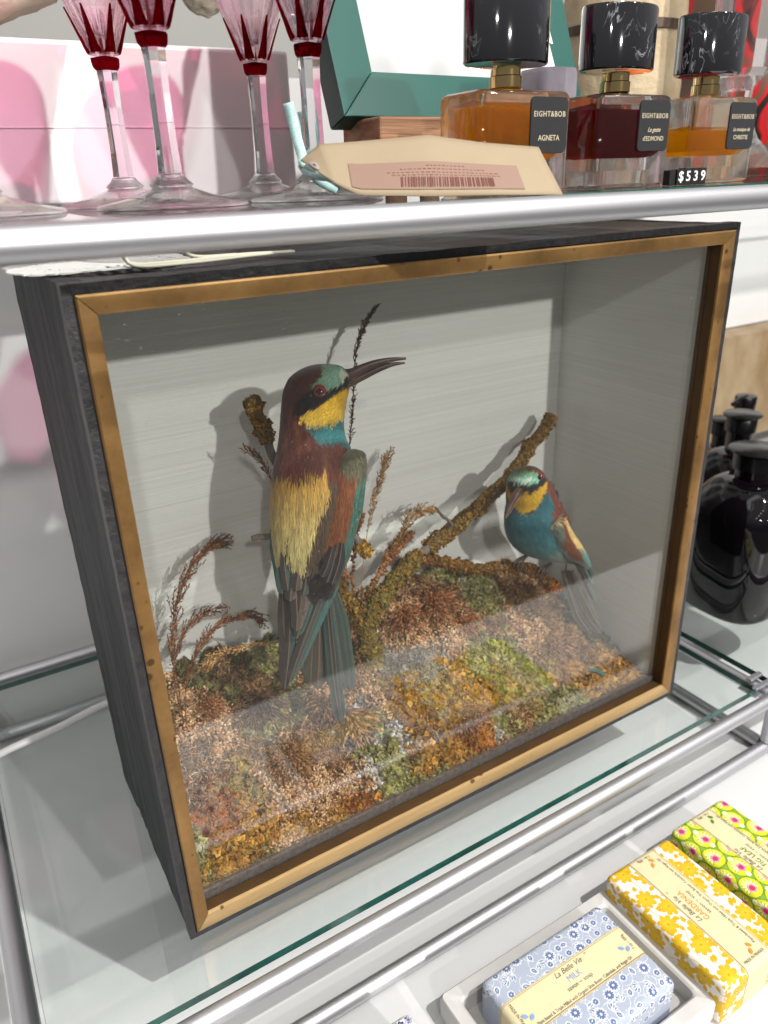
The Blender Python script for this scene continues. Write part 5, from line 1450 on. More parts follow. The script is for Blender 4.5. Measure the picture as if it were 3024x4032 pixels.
# ------------------------------------------------------------------ black bottles in the next bay
M['blackglass'] = principled('black_glass', (.003, .002, .003), .04, spec=.5)
M['blackplastic'] = principled('black_plastic', (.004, .004, .0045), .22, spec=.3)
def squircle(r, z, c, n=40, p=3.2, sy=1.0):
    out = []
    for j in range(n):
        t = 2 * math.pi * j / n; cc, ss = math.cos(t), math.sin(t)
        k = (abs(cc) ** p + abs(ss) ** p) ** (-1 / p)
        out.append((c[0] + r * k * cc, c[1] + r * k * ss * sy, z))
    return out
def black_bottle(c, r, hs, hn, label, cap='disc', sy=1.0, group='black bottles on the next glass shelf', p=3.0):
    root = thing('black_bottle', label, 'bottle', (c[0], c[1], 0), group)
    mb = MB()
    prof = [(r * .80, .0003), (r * .93, .002), (r, .008), (r, hs - r * .75)]
    for i in range(1, 9):
        a = math.pi / 2 * i / 8; prof.append((r * .34 + r * .66 * math.cos(a), hs - r * .75 + r * .75 * math.sin(a)))
    prof += [(r * .34, hn)]
    loft(mb, [squircle(a, z, c, 48, p if z < hs - r * .4 else 2.2, sy) for a, z in prof])
    o = mb.build('bottle_body', M['blackglass'], root); autosmooth(o, 40)
    mb = MB()
    if cap == 'disc':
        mb.lathe([(r * .42, hn + .0005), (r * .42, hn + .016), (r * .40, hn + .017)], (c[0], c[1], 0), 32)
        mb.lathe([(r * .30, hn + .0175), (r * .52, hn + .0185), (r * .54, hn + .0200), (r * .50, hn + .0212), (.0001, hn + .0220)], (c[0], c[1], 0), 40)
    else:
        mb.lathe([(r * .42, hn + .0005), (r * .42, hn + .014), (r * .2, hn + .0145), (r * .2, hn + .019), (r * .44, hn + .0195), (r * .46, hn + .036), (r * .42, hn + .038), (.0001, hn + .0385)], (c[0], c[1], 0), 32)
        mb.tube([(c[0], c[1], hn + .0362), (c[0] - .02, c[1] - .004, hn + .0372), (c[0] - .04, c[1] - .008, hn + .034)], [.004, .0035, .003], 12)
    o = mb.build('cap' if cap == 'disc' else 'pump_head', M['blackplastic'], root); autosmooth(o, 40)
    return root
black_bottle((.650, .075), .0520, .150, .160, 'largest glossy black bottle with rounded square body, nearest the front right', 'disc')
black_bottle((.730, .150), .0400, .142, .165, 'black bottle with flat disc cap behind the largest one', 'disc')
black_bottle((.915, .270), .0320, .088, .112, 'black pump bottle with spout, standing furthest back', 'pump')
black_bottle((.802, .222), .0330, .112, .128, 'slim black bottle just behind the disc capped one', 'disc')
# tan stone tile boxes at the back of that bay
mb = MB(); mb.box((.70, .42, .0003), (1.6, .468, .1885))
o = mb.build('stone_slab', principled('tan_stone', (.40, .30, .19), .6, noise=(11, 1.0, (1, 1, .6), (.22, .13, .055)), bump=(60, .5, (1, 1, 1), .002)))
tag(o, 'tan veined stone slab standing behind the black bottles', 'stone slab')

# ------------------------------------------------------------------ lace doily and string on the case
c = (.034, .080, H_ + .0005)
mb = MB(); NA = 96; rings = [0, .010, .018, .024, .029, .034, .0385, .042, .0455]
V = []
for r in rings:
    for j in range(NA):
        a = 2 * math.pi * j / NA; rr = r * (1 + (.05 * abs(math.sin(a * 8)) if r > .036 else 0))
        V.append((c[0] + rr * math.cos(a), c[1] + rr * math.sin(a), c[2] + .0006 + .0008 * math.sin(a * 3) * (r / .045) ** 2))
F = []
for i in range(len(rings) - 1):
    for j in range(NA):
        if i in (3, 5) and j % 3 == 1: continue
        if i == 4 and j % 4 in (1, 2): continue
        if i == 7 and j % 6 in (2,): continue
        F.append((i * NA + j, i * NA + (j + 1) % NA, (i + 1) * NA + (j + 1) % NA, (i + 1) * NA + j))
mb.add(V, F); lace = principled('white_lace', (.78, .76, .74), .8, bump=(1200, .8, (1, 1, 1), .0005))
o = mb.build('lace_doily', lace)
s_ = o.modifiers.new('thick', 'SOLIDIFY'); s_.thickness = .0007
tag(o, 'round white lace doily lying on the top left corner of the case', 'doily')
mb = MB(); cst = principled('cream_string', (.62, .58, .47), .85)
for k in range(4):
    dz = .0008 * (k % 2); dy = .0016 * k
    mb.tube(spl([(.036, .030 + dy, .4275), (.037, .034 + dy, .418), (.042, .030 + dy, .4135 + dz), (.065, .027 + dy, .4133 + dz), (.10, .036 + dy, .4133 + dz), (.13, .045 - dy, .4133)], 40), .0009, 6)
for k in range(2): mb.tube(spl([(.074, .060 + .002 * k, .4285), (.0745, .061, .419), (.080, .058 + .002 * k, .4135), (.10, .050, .4134)], 24), .0009, 6)
o = mb.build('string', cst, smooth=True); tag(o, 'loose cream cotton string looped over the case top beside the doily', 'string')
# ------------------------------------------------------------------ upper shelf
ZS = .4378
M['crystal'] = solid_glass('clear_crystal', (.99, .99, .99), 1.52, 0, .22)
M['ruby'] = solid_glass('ruby_glass', (.32, .003, .014), 1.52, 0, .18, (.80, .20, .30))
M['stemglass'] = solid_glass('stem_crystal', (.98, .98, .99), 1.52, 0, .04)
M['rubythin'] = pane('pink_cased_glass', (.93, .52, .70))
M['bowlglass'] = solid_glass('pink_tinted_crystal', (1, .97, .98), 1.52, 0, .38, (.99, .88, .92))
def wine_glass(x, y, k, label, lean=0.0):
    root = thing('wine_glass', label, 'wine glass', (x, y, ZS), 'cut ruby and clear wine glasses')
    c = (x, y, ZS + .0003)
    mb = MB(); mb.lathe([(.0001, 0), (.0400 * k, 0), (.0405 * k, .0008), (.0395 * k, .0018), (.022 * k, .0056), (.0125 * k, .0090), (.0105 * k, .0100), (.0118 * k, .0112), (.0085 * k, .0140), (.0068, .0165), (.0001, .0166)], c, 48)
    o = mb.build('foot', M['crystal'], root); autosmooth(o, 40)
    mb = MB(); mb.lathe([(.0001, .0167), (.0072, .0168), (.0064, .030), (.0060, .055), (.0064, .070), (.0068, .0748), (.0001, .0749)], c, 6, rot=.3)
    mb.build('stem', M['stemglass'], root)
    mb = MB(); mb.lathe([(.0001, .0750), (.0060, .0751), (.0074, .0768), (.0078, .0790), (.0080, .0815), (.0001, .0831)], c, 24, flute=lambda th, z: 1 + .06 * math.cos(th * 8))
    o = mb.build('knop', M['ruby'], root); autosmooth(o, 50)
    # bowl: fluted outside, conical hollow inside
    fl = lambda th, z: 1 + .055 * math.cos(th * 10) * max(0, 1 - (z - .083) / .07)
    mb = MB(); mb.lathe([(.0001, .0832), (.0080, .0832), (.0115, .094), (.0185, .110), (.0265, .128), (.0270, .1290), (.0250, .1290), (.0225, .126), (.0130, .106), (.0040, .0935), (.0001, .0920)], c, 60, flute=fl)
    o = mb.build('bowl', M['bowlglass'], root); autosmooth(o, 35)
    mb = MB()      # ruby casing left standing between the cut flutes
    prof = [(.0084, .0838), (.0098, .0870), (.0112, .0910), (.0130, .0955), (.0152, .1010), (.0176, .1065)]
    for k in range(7):
        V = []; F = []
        for i_, (rr, zz) in enumerate(prof):
            hw = (.36, .26, .18, .12, .07, .02)[i_]
            for lay in (0, .0009):
                for a in (-hw, -hw / 2, 0, hw / 2, hw):
                    th = 2 * math.pi * k / 7 + a + .4
                    V.append((c[0] + (rr * 1.0 + lay + .0004) * math.cos(th), c[1] + (rr + lay + .0004) * math.sin(th), c[2] + zz))
        for i_ in range(len(prof) - 1):
            for j_ in range(4):
                a = i_ * 10 + j_; F += [(a, a + 10, a + 11, a + 1), (a + 5, a + 6, a + 16, a + 15)]
            F += [(i_ * 10, i_ * 10 + 5, i_ * 10 + 15, i_ * 10 + 10), (i_ * 10 + 4, i_ * 10 + 14, i_ * 10 + 19, i_ * 10 + 9)]
        mb.add(V, F)
    o = mb.build('ruby_overlay', M['ruby'], root)
    mb = MB(); mb.lathe([(.0268, .1292), (.0330, .146), (.0375, .168), (.0385, .190), (.0389, .190), (.0379, .168), (.0334, .146), (.0272, .1292)], c, 60, close=True)
    mb.build('bowl_rim', M['rubythin'], root)
    return root
wine_glass(.0785, .080, 1.0, 'wine glass with ruby knop standing nearest, second from the left')
wine_glass(.0757, .170, 1.0, 'wine glass with clear fluted bowl over ruby, furthest left of the four whole ones')
wine_glass(.1717, .170, 1.0, 'wine glass with small ruby knop, third from the left')
wine_glass(.1700, .088, 1.0, 'wine glass whose stem carries the ribbon of the manila tag')
wine_glass(-.0150, .100, 1.0, 'wine glass cut off by the left edge, only its foot showing')

# white carton behind the glasses
mb = MB(); mb.box((-.25, .300, ZS + .0003), (.2575, .322, .548))
o = mb.build('white_panel', principled('glossy_white_card', (.80, .775, .785), .3, spec=.5), bevel=.0035, seg=3)
tag(o, 'white glossy panel box behind the wine glasses, catching their pink light', 'panel')
mb = MB(); mb.box((-.25, .2994, .4908), (.2570, .29985, .4916))
o = mb.build('highlight_strip', principled('pale_highlight', (.85, .80, .81), .15)); tag(o, 'thin pale strip added as the crease highlight across the white panel at half height', 'strip')  # added pale strip stands for the bright line along the panel's crease
# cream stone pieces beyond
def rock(name, c, r, seed, label, cat, col, sc_=(1, 1, 1)):
    n = 28; V = []; F = []
    for i in range(n + 1):
        for j in range(40):
            a, b_ = math.pi * i / n, 2 * math.pi * j / 40
            V.append((math.sin(a) * math.cos(b_), math.sin(a) * math.sin(b_), -math.cos(a)))
    V = np.array(V); d = 1 + .16 * fbm(V * 2.2 + seed, 3, seed) + .05 * fbm(V * 7 + seed, 2, seed)
    V = V * d[:, None] * np.array(sc_) * r + np.array(c)
    idx = np.arange((n + 1) * 40).reshape(n + 1, 40)
    F = np.stack([idx[:-1], np.roll(idx, -1, 1)[:-1], np.roll(idx, -1, 1)[1:], idx[1:]], -1).reshape(-1, 4)
    o = link(name, mesh(name, V, F, True), col); tag(o, label, cat); return o
stone = principled('cream_stone', (.66, .53, .42), .75, noise=(16, .6, (1, 1, 2.5), (.50, .38, .29)), bump=(45, .7, (1, 1, 2), .004))
rock('stone_bowl', (-.02, .42, .640), .105, 3, 'rough cream stone piece above the white panel at the top left', 'stone', stone, (1.35, .5, .78))
rock('stone_bowl', (.255, .47, .640), .040, 7, 'broken chunk of pale stone with pitted surface behind the second glass', 'stone', principled('pale_pitted_stone', (.58, .52, .42), .85, noise=(40, .7, (1, 1, 1), (.35, .29, .22)), bump=(90, 1, (1, 1, 1), .003)), (.85, .6, 1.0))

# teal picture frame leaning back
th_ = math.radians(21)
fo = np.array([.2094, .120, .4860]); fx = np.array([1., .06, 0]); fx /= np.linalg.norm(fx)
fy = np.array([0, math.sin(th_), math.cos(th_)]); fz = np.cross(fx, fy)
frm = thing('picture_frame', 'teal picture frame leaning back on a wood block, with a white print behind glass', 'picture frame', tuple(fo))
teal = principled('teal_lacquer', tuple(hexc('#114c44')), .42, bump=(300, .1, (1, 1, 1), .0005))
FWd, FHt, bw, th2 = .226, .180, .0300, .020
def fbar(o0, o1, i0, i1):
    mb = MB(); V = []
    for (p, q) in ((o0, i0), (o1, i1)):
        for (a, b_) in ((p, -th2), (p, 0), (q, -.0015), (q, -th2)):
            V.append(fo + fx * a[0] + fy * a[1] + fz * b_)
    mb.add(V, [(0, 1, 5, 4), (1, 2, 6, 5), (2, 3, 7, 6), (3, 0, 4, 7), (3, 2, 1, 0), (4, 5, 6, 7)])
    mb.build('frame_bar', teal, frm, bevel=.0006)
e_ = .00015
fbar((0, 0 + e_), (0, FHt - e_), (bw, bw + e_), (bw, FHt - bw - e_)); fbar((FWd, FHt - e_), (FWd, 0 + e_), (FWd - bw, FHt - bw - e_), (FWd - bw, bw + e_))
fbar((FWd - e_, 0), (e_, 0), (FWd - bw - e_, bw), (bw + e_, bw)); fbar((e_, FHt), (FWd - e_, FHt), (bw + e_, FHt - bw), (FWd - bw - e_, FHt - bw))
def quadf(x0, x1, y0, y1, d): return [fo + fx * x + fy * y + fz * d for x, y in ((x0, y0), (x1, y0), (x1, y1), (x0, y1))]
pm, pn, pl_, po = newmat('printed_sheet')
pb = pn.new('ShaderNodeBsdfPrincipled'); pb.inputs['Roughness'].default_value = .45
pt = pn.new('ShaderNodeTexCoord'); pz = pn.new('ShaderNodeTexNoise'); pz.inputs['Scale'].default_value = 14; pl_.new(pt.outputs['Object'], pz.inputs['Vector'])
prm = pn.new('ShaderNodeValToRGB'); prm.color_ramp.elements[0].color = (.24, .25, .26, 1); prm.color_ramp.elements[1].color = (.50, .50, .51, 1); prm.color_ramp.elements[0].position = .35; prm.color_ramp.elements[1].position = .6
pl_.new(pz.outputs['Fac'], prm.inputs[0]); pl_.new(prm.outputs[0], pb.inputs['Base Color']); pl_.new(pb.outputs[0], po.inputs['Surface'])
mb = MB(); mb.add(quadf(bw - .001, FWd - bw + .001, bw - .001, FHt - bw + .001, -.0095), [(0, 1, 2, 3)]); mb.build('print', pm, frm)
mb = MB(); mb.add(quadf(bw - .001, FWd - bw + .001, bw - .001, FHt - bw + .001, -.0065), [(0, 1, 2, 3)]); mb.build('frame_glass', M['pane'], frm)
mb = MB(); mb.add(quadf(.002, FWd - .002, .002, FHt - .002, -th2 - .0012) + quadf(.002, FWd - .002, .002, FHt - .002, -th2 - .0002), [(3, 2, 1, 0), (4, 5, 6, 7), (0, 1, 5, 4), (1, 2, 6, 5), (2, 3, 7, 6), (3, 0, 4, 7)]); mb.build('backing', principled('brown_board', (.2, .13, .08), .8), frm)
# wood block under it
wood = principled('rough_pine', (.42, .23, .13), .7, noise=(60, .9, (.12, 1, 3), (.20, .085, .04)), bump=(90, .9, (.1, 1, 3), .0015))
mb = MB(); mb.box((.2235, .100, .4560), (.345, .150, .4845))
o = mb.build('wood_block', wood, bevel=.0015); tag(o, 'rough ribbed pine block carrying the teal frame', 'wood block')
mb = MB(); mb.lathe([(.0001, 0), (.0075, 0), (.0075, .0168), (.0001, .0172)], (.2395, .108, ZS + .0002), 16); mb.lathe([(.0001, 0), (.0075, 0), (.0075, .0168), (.0001, .0172)], (.335, .112, ZS + .0002), 16)
mb.lathe([(.0001, 0), (.0075, 0), (.0075, .0168), (.0001, .0172)], (.290, .142, ZS + .0002), 16)
o = mb.build('wood_feet', wood); tag(o, 'short round wooden feet under the ribbed pine block', 'wood feet')

# perfume bottles
gold = principled('polished_gold', (.62, .45, .20), .12, metal=1)
capm, cn, cl, co = newmat('black_marble_resin')
cb_ = cn.new('ShaderNodeBsdfPrincipled'); cb_.inputs['Roughness'].default_value = .06; cb_.inputs['Coat Weight'].default_value = 1
ct = cn.new('ShaderNodeTexCoord'); cw = cn.new('ShaderNodeTexNoise'); cw.inputs['Scale'].default_value = 60; cw.inputs['Detail'].default_value = 5; cw.inputs['Distortion'].default_value = 2.2
cmp_ = cn.new('ShaderNodeMapping'); cmp_.inputs['Scale'].default_value = (1, 1, .45); cl.new(ct.outputs['Object'], cmp_.inputs[0]); cl.new(cmp_.outputs[0], cw.inputs['Vector'])
cs = cn.new('ShaderNodeMath'); cs.operation = 'SUBTRACT'; cs.inputs[1].default_value = .5; cl.new(cw.outputs['Fac'], cs.inputs[0])
ca = cn.new('ShaderNodeMath'); ca.operation = 'ABSOLUTE'; cl.new(cs.outputs[0], ca.inputs[0])
ck = cn.new('ShaderNodeTexNoise'); ck.inputs['Scale'].default_value = 42; cl.new(ct.outputs['Object'], ck.inputs['Vector'])
cr2 = cn.new('ShaderNodeMapRange'); cr2.inputs[1].default_value = 0; cr2.inputs[2].default_value = .018; cr2.inputs[3].default_value = 1; cr2.inputs[4].default_value = 0; cl.new(ca.outputs[0], cr2.inputs[0])
cr3 = cn.new('ShaderNodeMapRange'); cr3.inputs[1].default_value = .50; cr3.inputs[2].default_value = .68; cl.new(ck.outputs['Fac'], cr3.inputs[0])
cm_ = cn.new('ShaderNodeMath'); cm_.operation = 'MULTIPLY'; cl.new(cr2.outputs[0], cm_.inputs[0]); cl.new(cr3.outputs[0], cm_.inputs[1])
cx_ = cn.new('ShaderNodeMix'); cx_.data_type = 'RGBA'; cx_.inputs[6].default_value = (.004, .004, .006, 1); cx_.inputs[7].default_value = (.22, .23, .25, 1); cl.new(cm_.outputs[0], cx_.inputs[0])
cl.new(cx_.outputs[2], cb_.inputs['Base Color']); cl.new(cb_.outputs[0], co.inputs['Surface'])
labm = principled('black_cloth_label', (.012, .012, .014), .85, bump=(2600, 1, (1, 1, 1), .0004), noise=(2200, .5, (1, 1, 1), (.035, .035, .04)))
goldink = principled('gold_print', (.62, .54, .38), .35, metal=.3)
def oval(rx, ry, z, c, n=56, rot=0):
    return [(c[0] + rx * math.cos(t) * math.cos(rot) - ry * math.sin(t) * math.sin(rot), c[1] + rx * math.cos(t) * math.sin(rot) + ry * math.sin(t) * math.cos(rot), z) for t in np.linspace(0, 2 * math.pi, n, endpoint=False)]
def perfume(x, y, label, liq, level, lines, wd=.066, dp=.040):
    root = thing('perfume_bottle', label, 'perfume bottle', (x, y, ZS), 'perfume bottles with black oval caps')
    H = .0520; z0 = ZS + .0003
    def sec(w2, d2, r, z, yo=0): return [(x + p[0], y + p[1] + yo, z) for p in roundrect(w2, d2, r, 6)]
    mb = MB()
    loft(mb, [sec(wd - .004, dp - .004, .004, z0), sec(wd, dp, .005, z0 + .0015), sec(wd, dp, .005, z0 + H - .003), sec(wd - .002, dp - .002, .005, z0 + H - .001), sec(wd - .006, dp - .006, .004, z0 + H), sec(.020, .020, .009, z0 + H + .001), sec(.016, .016, .0075, z0 + H + .0022)])
    o = mb.build('glass_body', M['perfglass'], root); autosmooth(o, 35)
    # liquid, seen through thick glass
    mb = MB(); zb = z0 + .0165; zt = z0 + level
    loft(mb, [sec(wd - .020, dp - .016, .006, zb), sec(wd - .010, dp - .011, .008, zb + .003), sec(wd - .009, dp - .010, .008, zt - .001), sec(wd - .009, dp - .010, .008, zt)])
    o = mb.build('perfume', liq, root); autosmooth(o, 35)
    mb = MB(); loft(mb, [sec(wd - .024, dp - .018, .004, z0 + .002), sec(wd - .022, dp - .016, .004, z0 + .0095)])
    o = mb.build('base_lens', liq if False else M['lens'], root); autosmooth(o, 35)
    mb = MB(); mb.lathe([(.0088, .0545), (.0092, .0547), (.0092, .0602), (.0088, .0605)], (x, y, ZS), 40); mb.lathe([(.0078, .0606), (.0084, .0607), (.0084, .0655), (.0078, .0656)], (x, y, ZS), 40)
    o = mb.build('collar', gold, root); autosmooth(o, 40)
    mb = MB(); cc = (x, y); a, b_ = .0270, .0175
    loft(mb, [oval(a - .004, b_ - .004, ZS + .0662, cc), oval(a - .001, b_ - .001, ZS + .0660, cc), oval(a, b_, ZS + .0670, cc), oval(a, b_, ZS + .0985, cc), oval(a - .0006, b_ - .0006, ZS + .0998, cc), oval(a - .003, b_ - .003, ZS + .1002, cc)])
    o = mb.build('cap', capm, root); autosmooth(o, 40)
    # cloth label on the front face, towards its right side
    lx = x + .0150; lz = z0 + .0345; yf_ = y - dp / 2
    mb = MB(); loft(mb, [[(lx + p[0], yf_ - .0002, lz + p[1]) for p in roundrect(.0275, .0285, .003, 6)], [(lx + p[0], yf_ - .0011, lz + p[1]) for p in roundrect(.0270, .0280, .003, 6)]])
    lo = mb.build('label', labm, root)
    for s_, size, dz, sh, sp in lines:
        text('lettering', s_, size, frameM((lx, yf_ - .0012, lz + dz), (1, 0, 0), (0, 0, 1)), goldink, lo, extrude=.00004, shear=sh, spacing=sp, bold=.00004)
    return root
M['perfglass'] = solid_glass('thick_clear_glass', (.985, .99, .985), 1.5, 0, .22)
M['lens'] = solid_glass('thick_glass_foot', (.97, .975, .96), 1.25, 0, .3)
def liquid(name, col, tint): return solid_glass(name, col, 1.12, 0, .6, tint, milk=.34)
amber = liquid('amber_perfume', (1, .66, .10), (1, .60, .07)); red = liquid('dark_red_perfume', (.34, .010, .012), (.38, .012, .018)); honey = liquid('honey_perfume', (1, .66, .10), (1, .60, .07))
E8 = ('EIGHT&BOB', .0039, .0055, 0, 1.15)
perfume(.2575, .0180, 'amber perfume bottle with black marbled cap, nearest of the three, label ending AGNETA', amber, .0440, [E8, ('AGNETA', .0040, -.0065, 0, 1.0)])
perfume(.3500, .0240, 'dark red perfume bottle, middle of the three', red, .0440, [E8, ('Le geste', .0036, -.0022, .4, .95), ("d'EDMOND", .0037, -.0072, 0, 1.0)])
perfume(.4360, .0240, 'half empty honey coloured perfume bottle beside the price cubes', honey, .0320, [E8, ('La musique de', .0032, -.0022, .4, .95), ('CHRISTIE', .0037, -.0070, 0, 1.0)])

# price cubes
pr = thing('price_cubes', 'black price cubes reading $539 at the foot of the right perfume bottle', 'price sign', (.385, -.012, ZS))
cube_m = principled('black_price_cube', (.010, .010, .011), .4); wht = principled('white_numerals', (.8, .8, .8), .5)
dxp = np.array([math.cos(-.10), math.sin(-.10), 0]); dyp = np.array([-dxp[1], dxp[0], 0]); p0 = np.array([.3735, -.0120, ZS + .0003])
for k, ch in enumerate('$539'):
    a = p0 + dxp * (k * .0062)
    wch = .0060; hh = .0098 - (.0006 if k == 0 else 0)
    base = [a, a + dxp * wch, a + dxp * wch + dyp * .006, a + dyp * .006]
    V = [tuple(q) for q in base] + [(q[0], q[1], q[2] + hh) for q in base]
    mb = MB(); mb.add(V, [(0, 3, 2, 1), (4, 5, 6, 7), (0, 1, 5, 4), (1, 2, 6, 5), (2, 3, 7, 6), (3, 0, 4, 7)])
    cu = mb.build('cube', cube_m, pr, bevel=.0003)
    o_ = a + dxp * wch / 2 - dyp * .0002 + np.array([0, 0, .0048])
    text('numeral', ch, .0082, frameM(o_, dxp, (0, 0, 1)), wht, cu, extrude=.0001, bold=.00012)
mb = MB(); a = p0 - dxp * .0052 + dyp * .001
base = [a, a + dxp * .0048, a + dxp * .0048 + dyp * .006, a + dyp * .006]
mb.add([tuple(q) for q in base] + [(q[0], q[1], q[2] + .0088) for q in base], [(0, 3, 2, 1), (4, 5, 6, 7), (0, 1, 5, 4), (1, 2, 6, 5), (2, 3, 7, 6), (3, 0, 4, 7)]); mb.build('cube', cube_m, pr, bevel=.0003)

# manila tag resting on the front tube
tg = thing('manila_tag', 'large cream manila tag with barcode sticker, resting on the silver tube, tied with ribbon', 'tag', (.17, -.04, .45))
man = principled('manila_card', (.29, .225, .145), .7, noise=(30, .3, (1, 1, 1), (.35, .275, .18)))
ty = lambda u: .022 - (u - 650) / 566 * .052
top_ = [(650,345,ty(650)), (668,330,ty(668)), (690,312,ty(690)), (760,307,ty(760)), (925,292,ty(925)), (1040,308,ty(1040)), (1163,318,ty(1163))]
bot_ = [(652,349,ty(652)), (690,374,ty(690) - .010), (724,397,ty(724) - .016), (775,422,ty(775) - .020), (930,424,ty(930) - .022), (1070,421,ty(1070) - .022), (1216,421,ty(1216) - .018)]
lin = lambda L: np.stack([np.interp(np.linspace(0, len(L) - 1, 40), range(len(L)), np.array([P(u, v, y) for u, v, y in L])[:, k]) for k in range(3)], -1)
A = lin(top_); Bt = lin(bot_)
nv = 10; S_ = np.stack([A * (1 - k / nv) + Bt * (k / nv) for k in range(nv + 1)], 1)
idx = np.arange(40 * (nv + 1)).reshape(40, nv + 1)
TF = np.stack([idx[:-1, :-1], idx[:-1, 1:], idx[1:, 1:], idx[1:, :-1]], -1).reshape(-1, 4)
o = link('card', mesh('card', S_.reshape(-1, 3), TF, False), man, tg); m_ = o.modifiers.new('t', 'SOLIDIFY'); m_.thickness = .0004; m_.offset = 0
def tagpt(a, b_, off=.0007):
    """a along 0..1, b across 0..1 (top to bottom) on the tag surface, lifted towards the viewer"""
    i = min(max(a, 0), .999) * 39; j = min(max(b_, 0), .999) * nv; i0, j0 = int(i), int(j); f, g = i - i0, j - j0
    p = S_[i0, j0] * (1 - f) * (1 - g) + S_[i0 + 1, j0] * f * (1 - g) + S_[i0, j0 + 1] * (1 - f) * g + S_[i0 + 1, j0 + 1] * f * g
    tu = S_[i0 + 1, j0] - S_[i0, j0]; tv = S_[i0, j0 + 1] - S_[i0, j0]; n_ = unit(np.cross(tv, tu)[None])[0]
    if n_ @ (CAMLOC - p) < 0: n_ = -n_
    return p + n_ * off
def patch(name, a0, a1, b0, b1, mat, par, off, nu=10, nvv=4):
    V = [tagpt(a0 + (a1 - a0) * i / nu, b0 + (b1 - b0) * j / nvv, off) for i in range(nu + 1) for j in range(nvv + 1)]
    F = [(i * (nvv + 1) + j, i * (nvv + 1) + j + 1, (i + 1) * (nvv + 1) + j + 1, (i + 1) * (nvv + 1) + j) for i in range(nu) for j in range(nvv)]
    mb = MB(); mb.add(V, F); return mb.build(name, mat, par, smooth=True)
stk = patch('sticker', .46, .91, .44, .90, principled('faded_pink_sticker', (.24, .15, .11), .5), tg, .0006)
mb = MB(); a = .60; r_ = np.random.default_rng(5)
while a < .84:
    wv = r_.choice([.002, .0035, .005])
    V = [tagpt(a, .70, .0009), tagpt(a + wv, .70, .0009), tagpt(a + wv, .86, .0009), tagpt(a, .86, .0009)]
    mb.add(V, [(0, 1, 2, 3)]); a += wv + r_.choice([.002, .003, .0045])
mb.build('barcode', principled('maroon_print', (.13, .03, .02), .6), stk)
fp_ink = principled('faded_red_print', (.30, .14, .10), .6)
mb = MB()   # rows of small faint print too worn to read
for row, (a0, a1) in ((.50, (.66, .76)), (.555, (.60, .82)), (.61, (.57, .85)), (.655, (.58, .85))):
    a = a0
    while a < a1:
        wv = r_.uniform(.004, .010); hgt_ = .014
        mb.add([tagpt(a, row, .0009), tagpt(a + wv, row, .0009), tagpt(a + wv, row + hgt_, .0009), tagpt(a, row + hgt_, .0009)], [(0, 1, 2, 3)]); a += wv + .004
mb.build('fine_print', fp_ink, stk)
# reinforcement ring
mb = MB(); V = []
for rr in (.018, .058):
    for j in range(24):
        t = 2 * math.pi * j / 24; V.append(tagpt(.155 + rr * math.cos(t) * 1.0, .66 + rr * math.sin(t) * 3.4, .0006))
mb.add(V, [(j, (j + 1) % 24, 24 + (j + 1) % 24, 24 + j) for j in range(24)]); mb.build('eyelet', principled('grey_paper_ring', (.36, .31, .29), .7), tg)
# ribbon
rb = principled('teal_gingham_ribbon', (.22, .50, .50), .8, noise=(420, .9, (1, 1, 4), (.66, .74, .70)), bump=(1500, .6, (1, 1, 1), .0003))
def ribbon(pts_, wd, mb, tw=0):
    c = spl(np.array(pts_), 30); V = []
    d = unit(np.gradient(c, axis=0))
    for i in range(30):
        vd = unit((CAMLOC - c[i])[None])[0]; s_ = unit(np.cross(d[i], vd)[None])[0]; s_ = s_ * math.cos(tw * i / 30) + vd * math.sin(tw * i / 30)
        V += [c[i] - s_ * wd / 2, c[i] + s_ * wd / 2]
    mb.add(V, [(2 * i, 2 * i + 1, 2 * i + 3, 2 * i + 2) for i in range(29)])
mb = MB()
ribbon([P(622, 222, .074), P(632, 262, .074), P(643, 305, .072), P(652, 335, .070), P(655, 352, .068)], .0058, mb)
ribbon([P(652, 240, .098), P(660, 275, .097), P(664, 320, .095), P(662, 350, .085)], .0056, mb)
ribbon([P(652, 352, .070), P(660, 365, .060), P(680, 376, .045), P(710, 380, .025), P(745, 382, .006)], .0058, mb, .6)
ribbon([P(655, 350, .068), P(668, 358, .055), P(700, 372, .035), P(738, 374, .008), P(756, 378, .002)], .0040, mb, 1.2)
ribbon([P(672, 372, .050), P(690, 392, .045), P(712, 404, .040), P(728, 412, .035)], .0045, mb, .9)
o = mb.build('ribbon', rb, smooth=True); m_ = o.modifiers.new('t', 'SOLIDIFY'); m_.thickness = .0004; tag(o, 'pale teal gingham ribbon knotted round a glass stem and through the tag', 'ribbon')
mb = MB(); c = P(740, 380, .004)
V = ICV * np.array([.0032, .0022, .0024]) + c; mb.add(V, ICF.tolist()); mb.add(ICV * np.array([.0036, .003, .003]) + P(657, 355, .064), ICF.tolist())
o2 = mb.build('knot', rb, o, smooth=True)

# crystal column at the right
cr_ = thing('crystal_candlestick', 'tall faceted clear crystal column on a flared foot at the right edge', 'candlestick', (.600, .120, ZS))
mb = MB(); mb.lathe([(.0001, .0003), (.060, .0003), (.060, .008), (.054, .012), (.034, .020), (.022, .032), (.0155, .046), (.0001, .0462)], (.600, .120, ZS), 48); o = mb.build('foot', M['crystal'], cr_); autosmooth(o, 30)
mb = MB(); mb.lathe([(.0001, .0463), (.0175, .0464), (.0185, .050), (.0165, .0535), (.0125, .060), (.0130, .070), (.019, .079), (.0001, .0792)], (.600, .120, ZS), 32); o = mb.build('knop', M['crystal'], cr_); autosmooth(o, 30)
mb = MB(); mb.lathe([(.0001, .0793), (.021, .0794), (.0265, .085), (.0285, .19), (.027, .24), (.0001, .2402)], (.600, .120, ZS), 8, rot=.2); mb.build('column', M['crystal'], cr_)

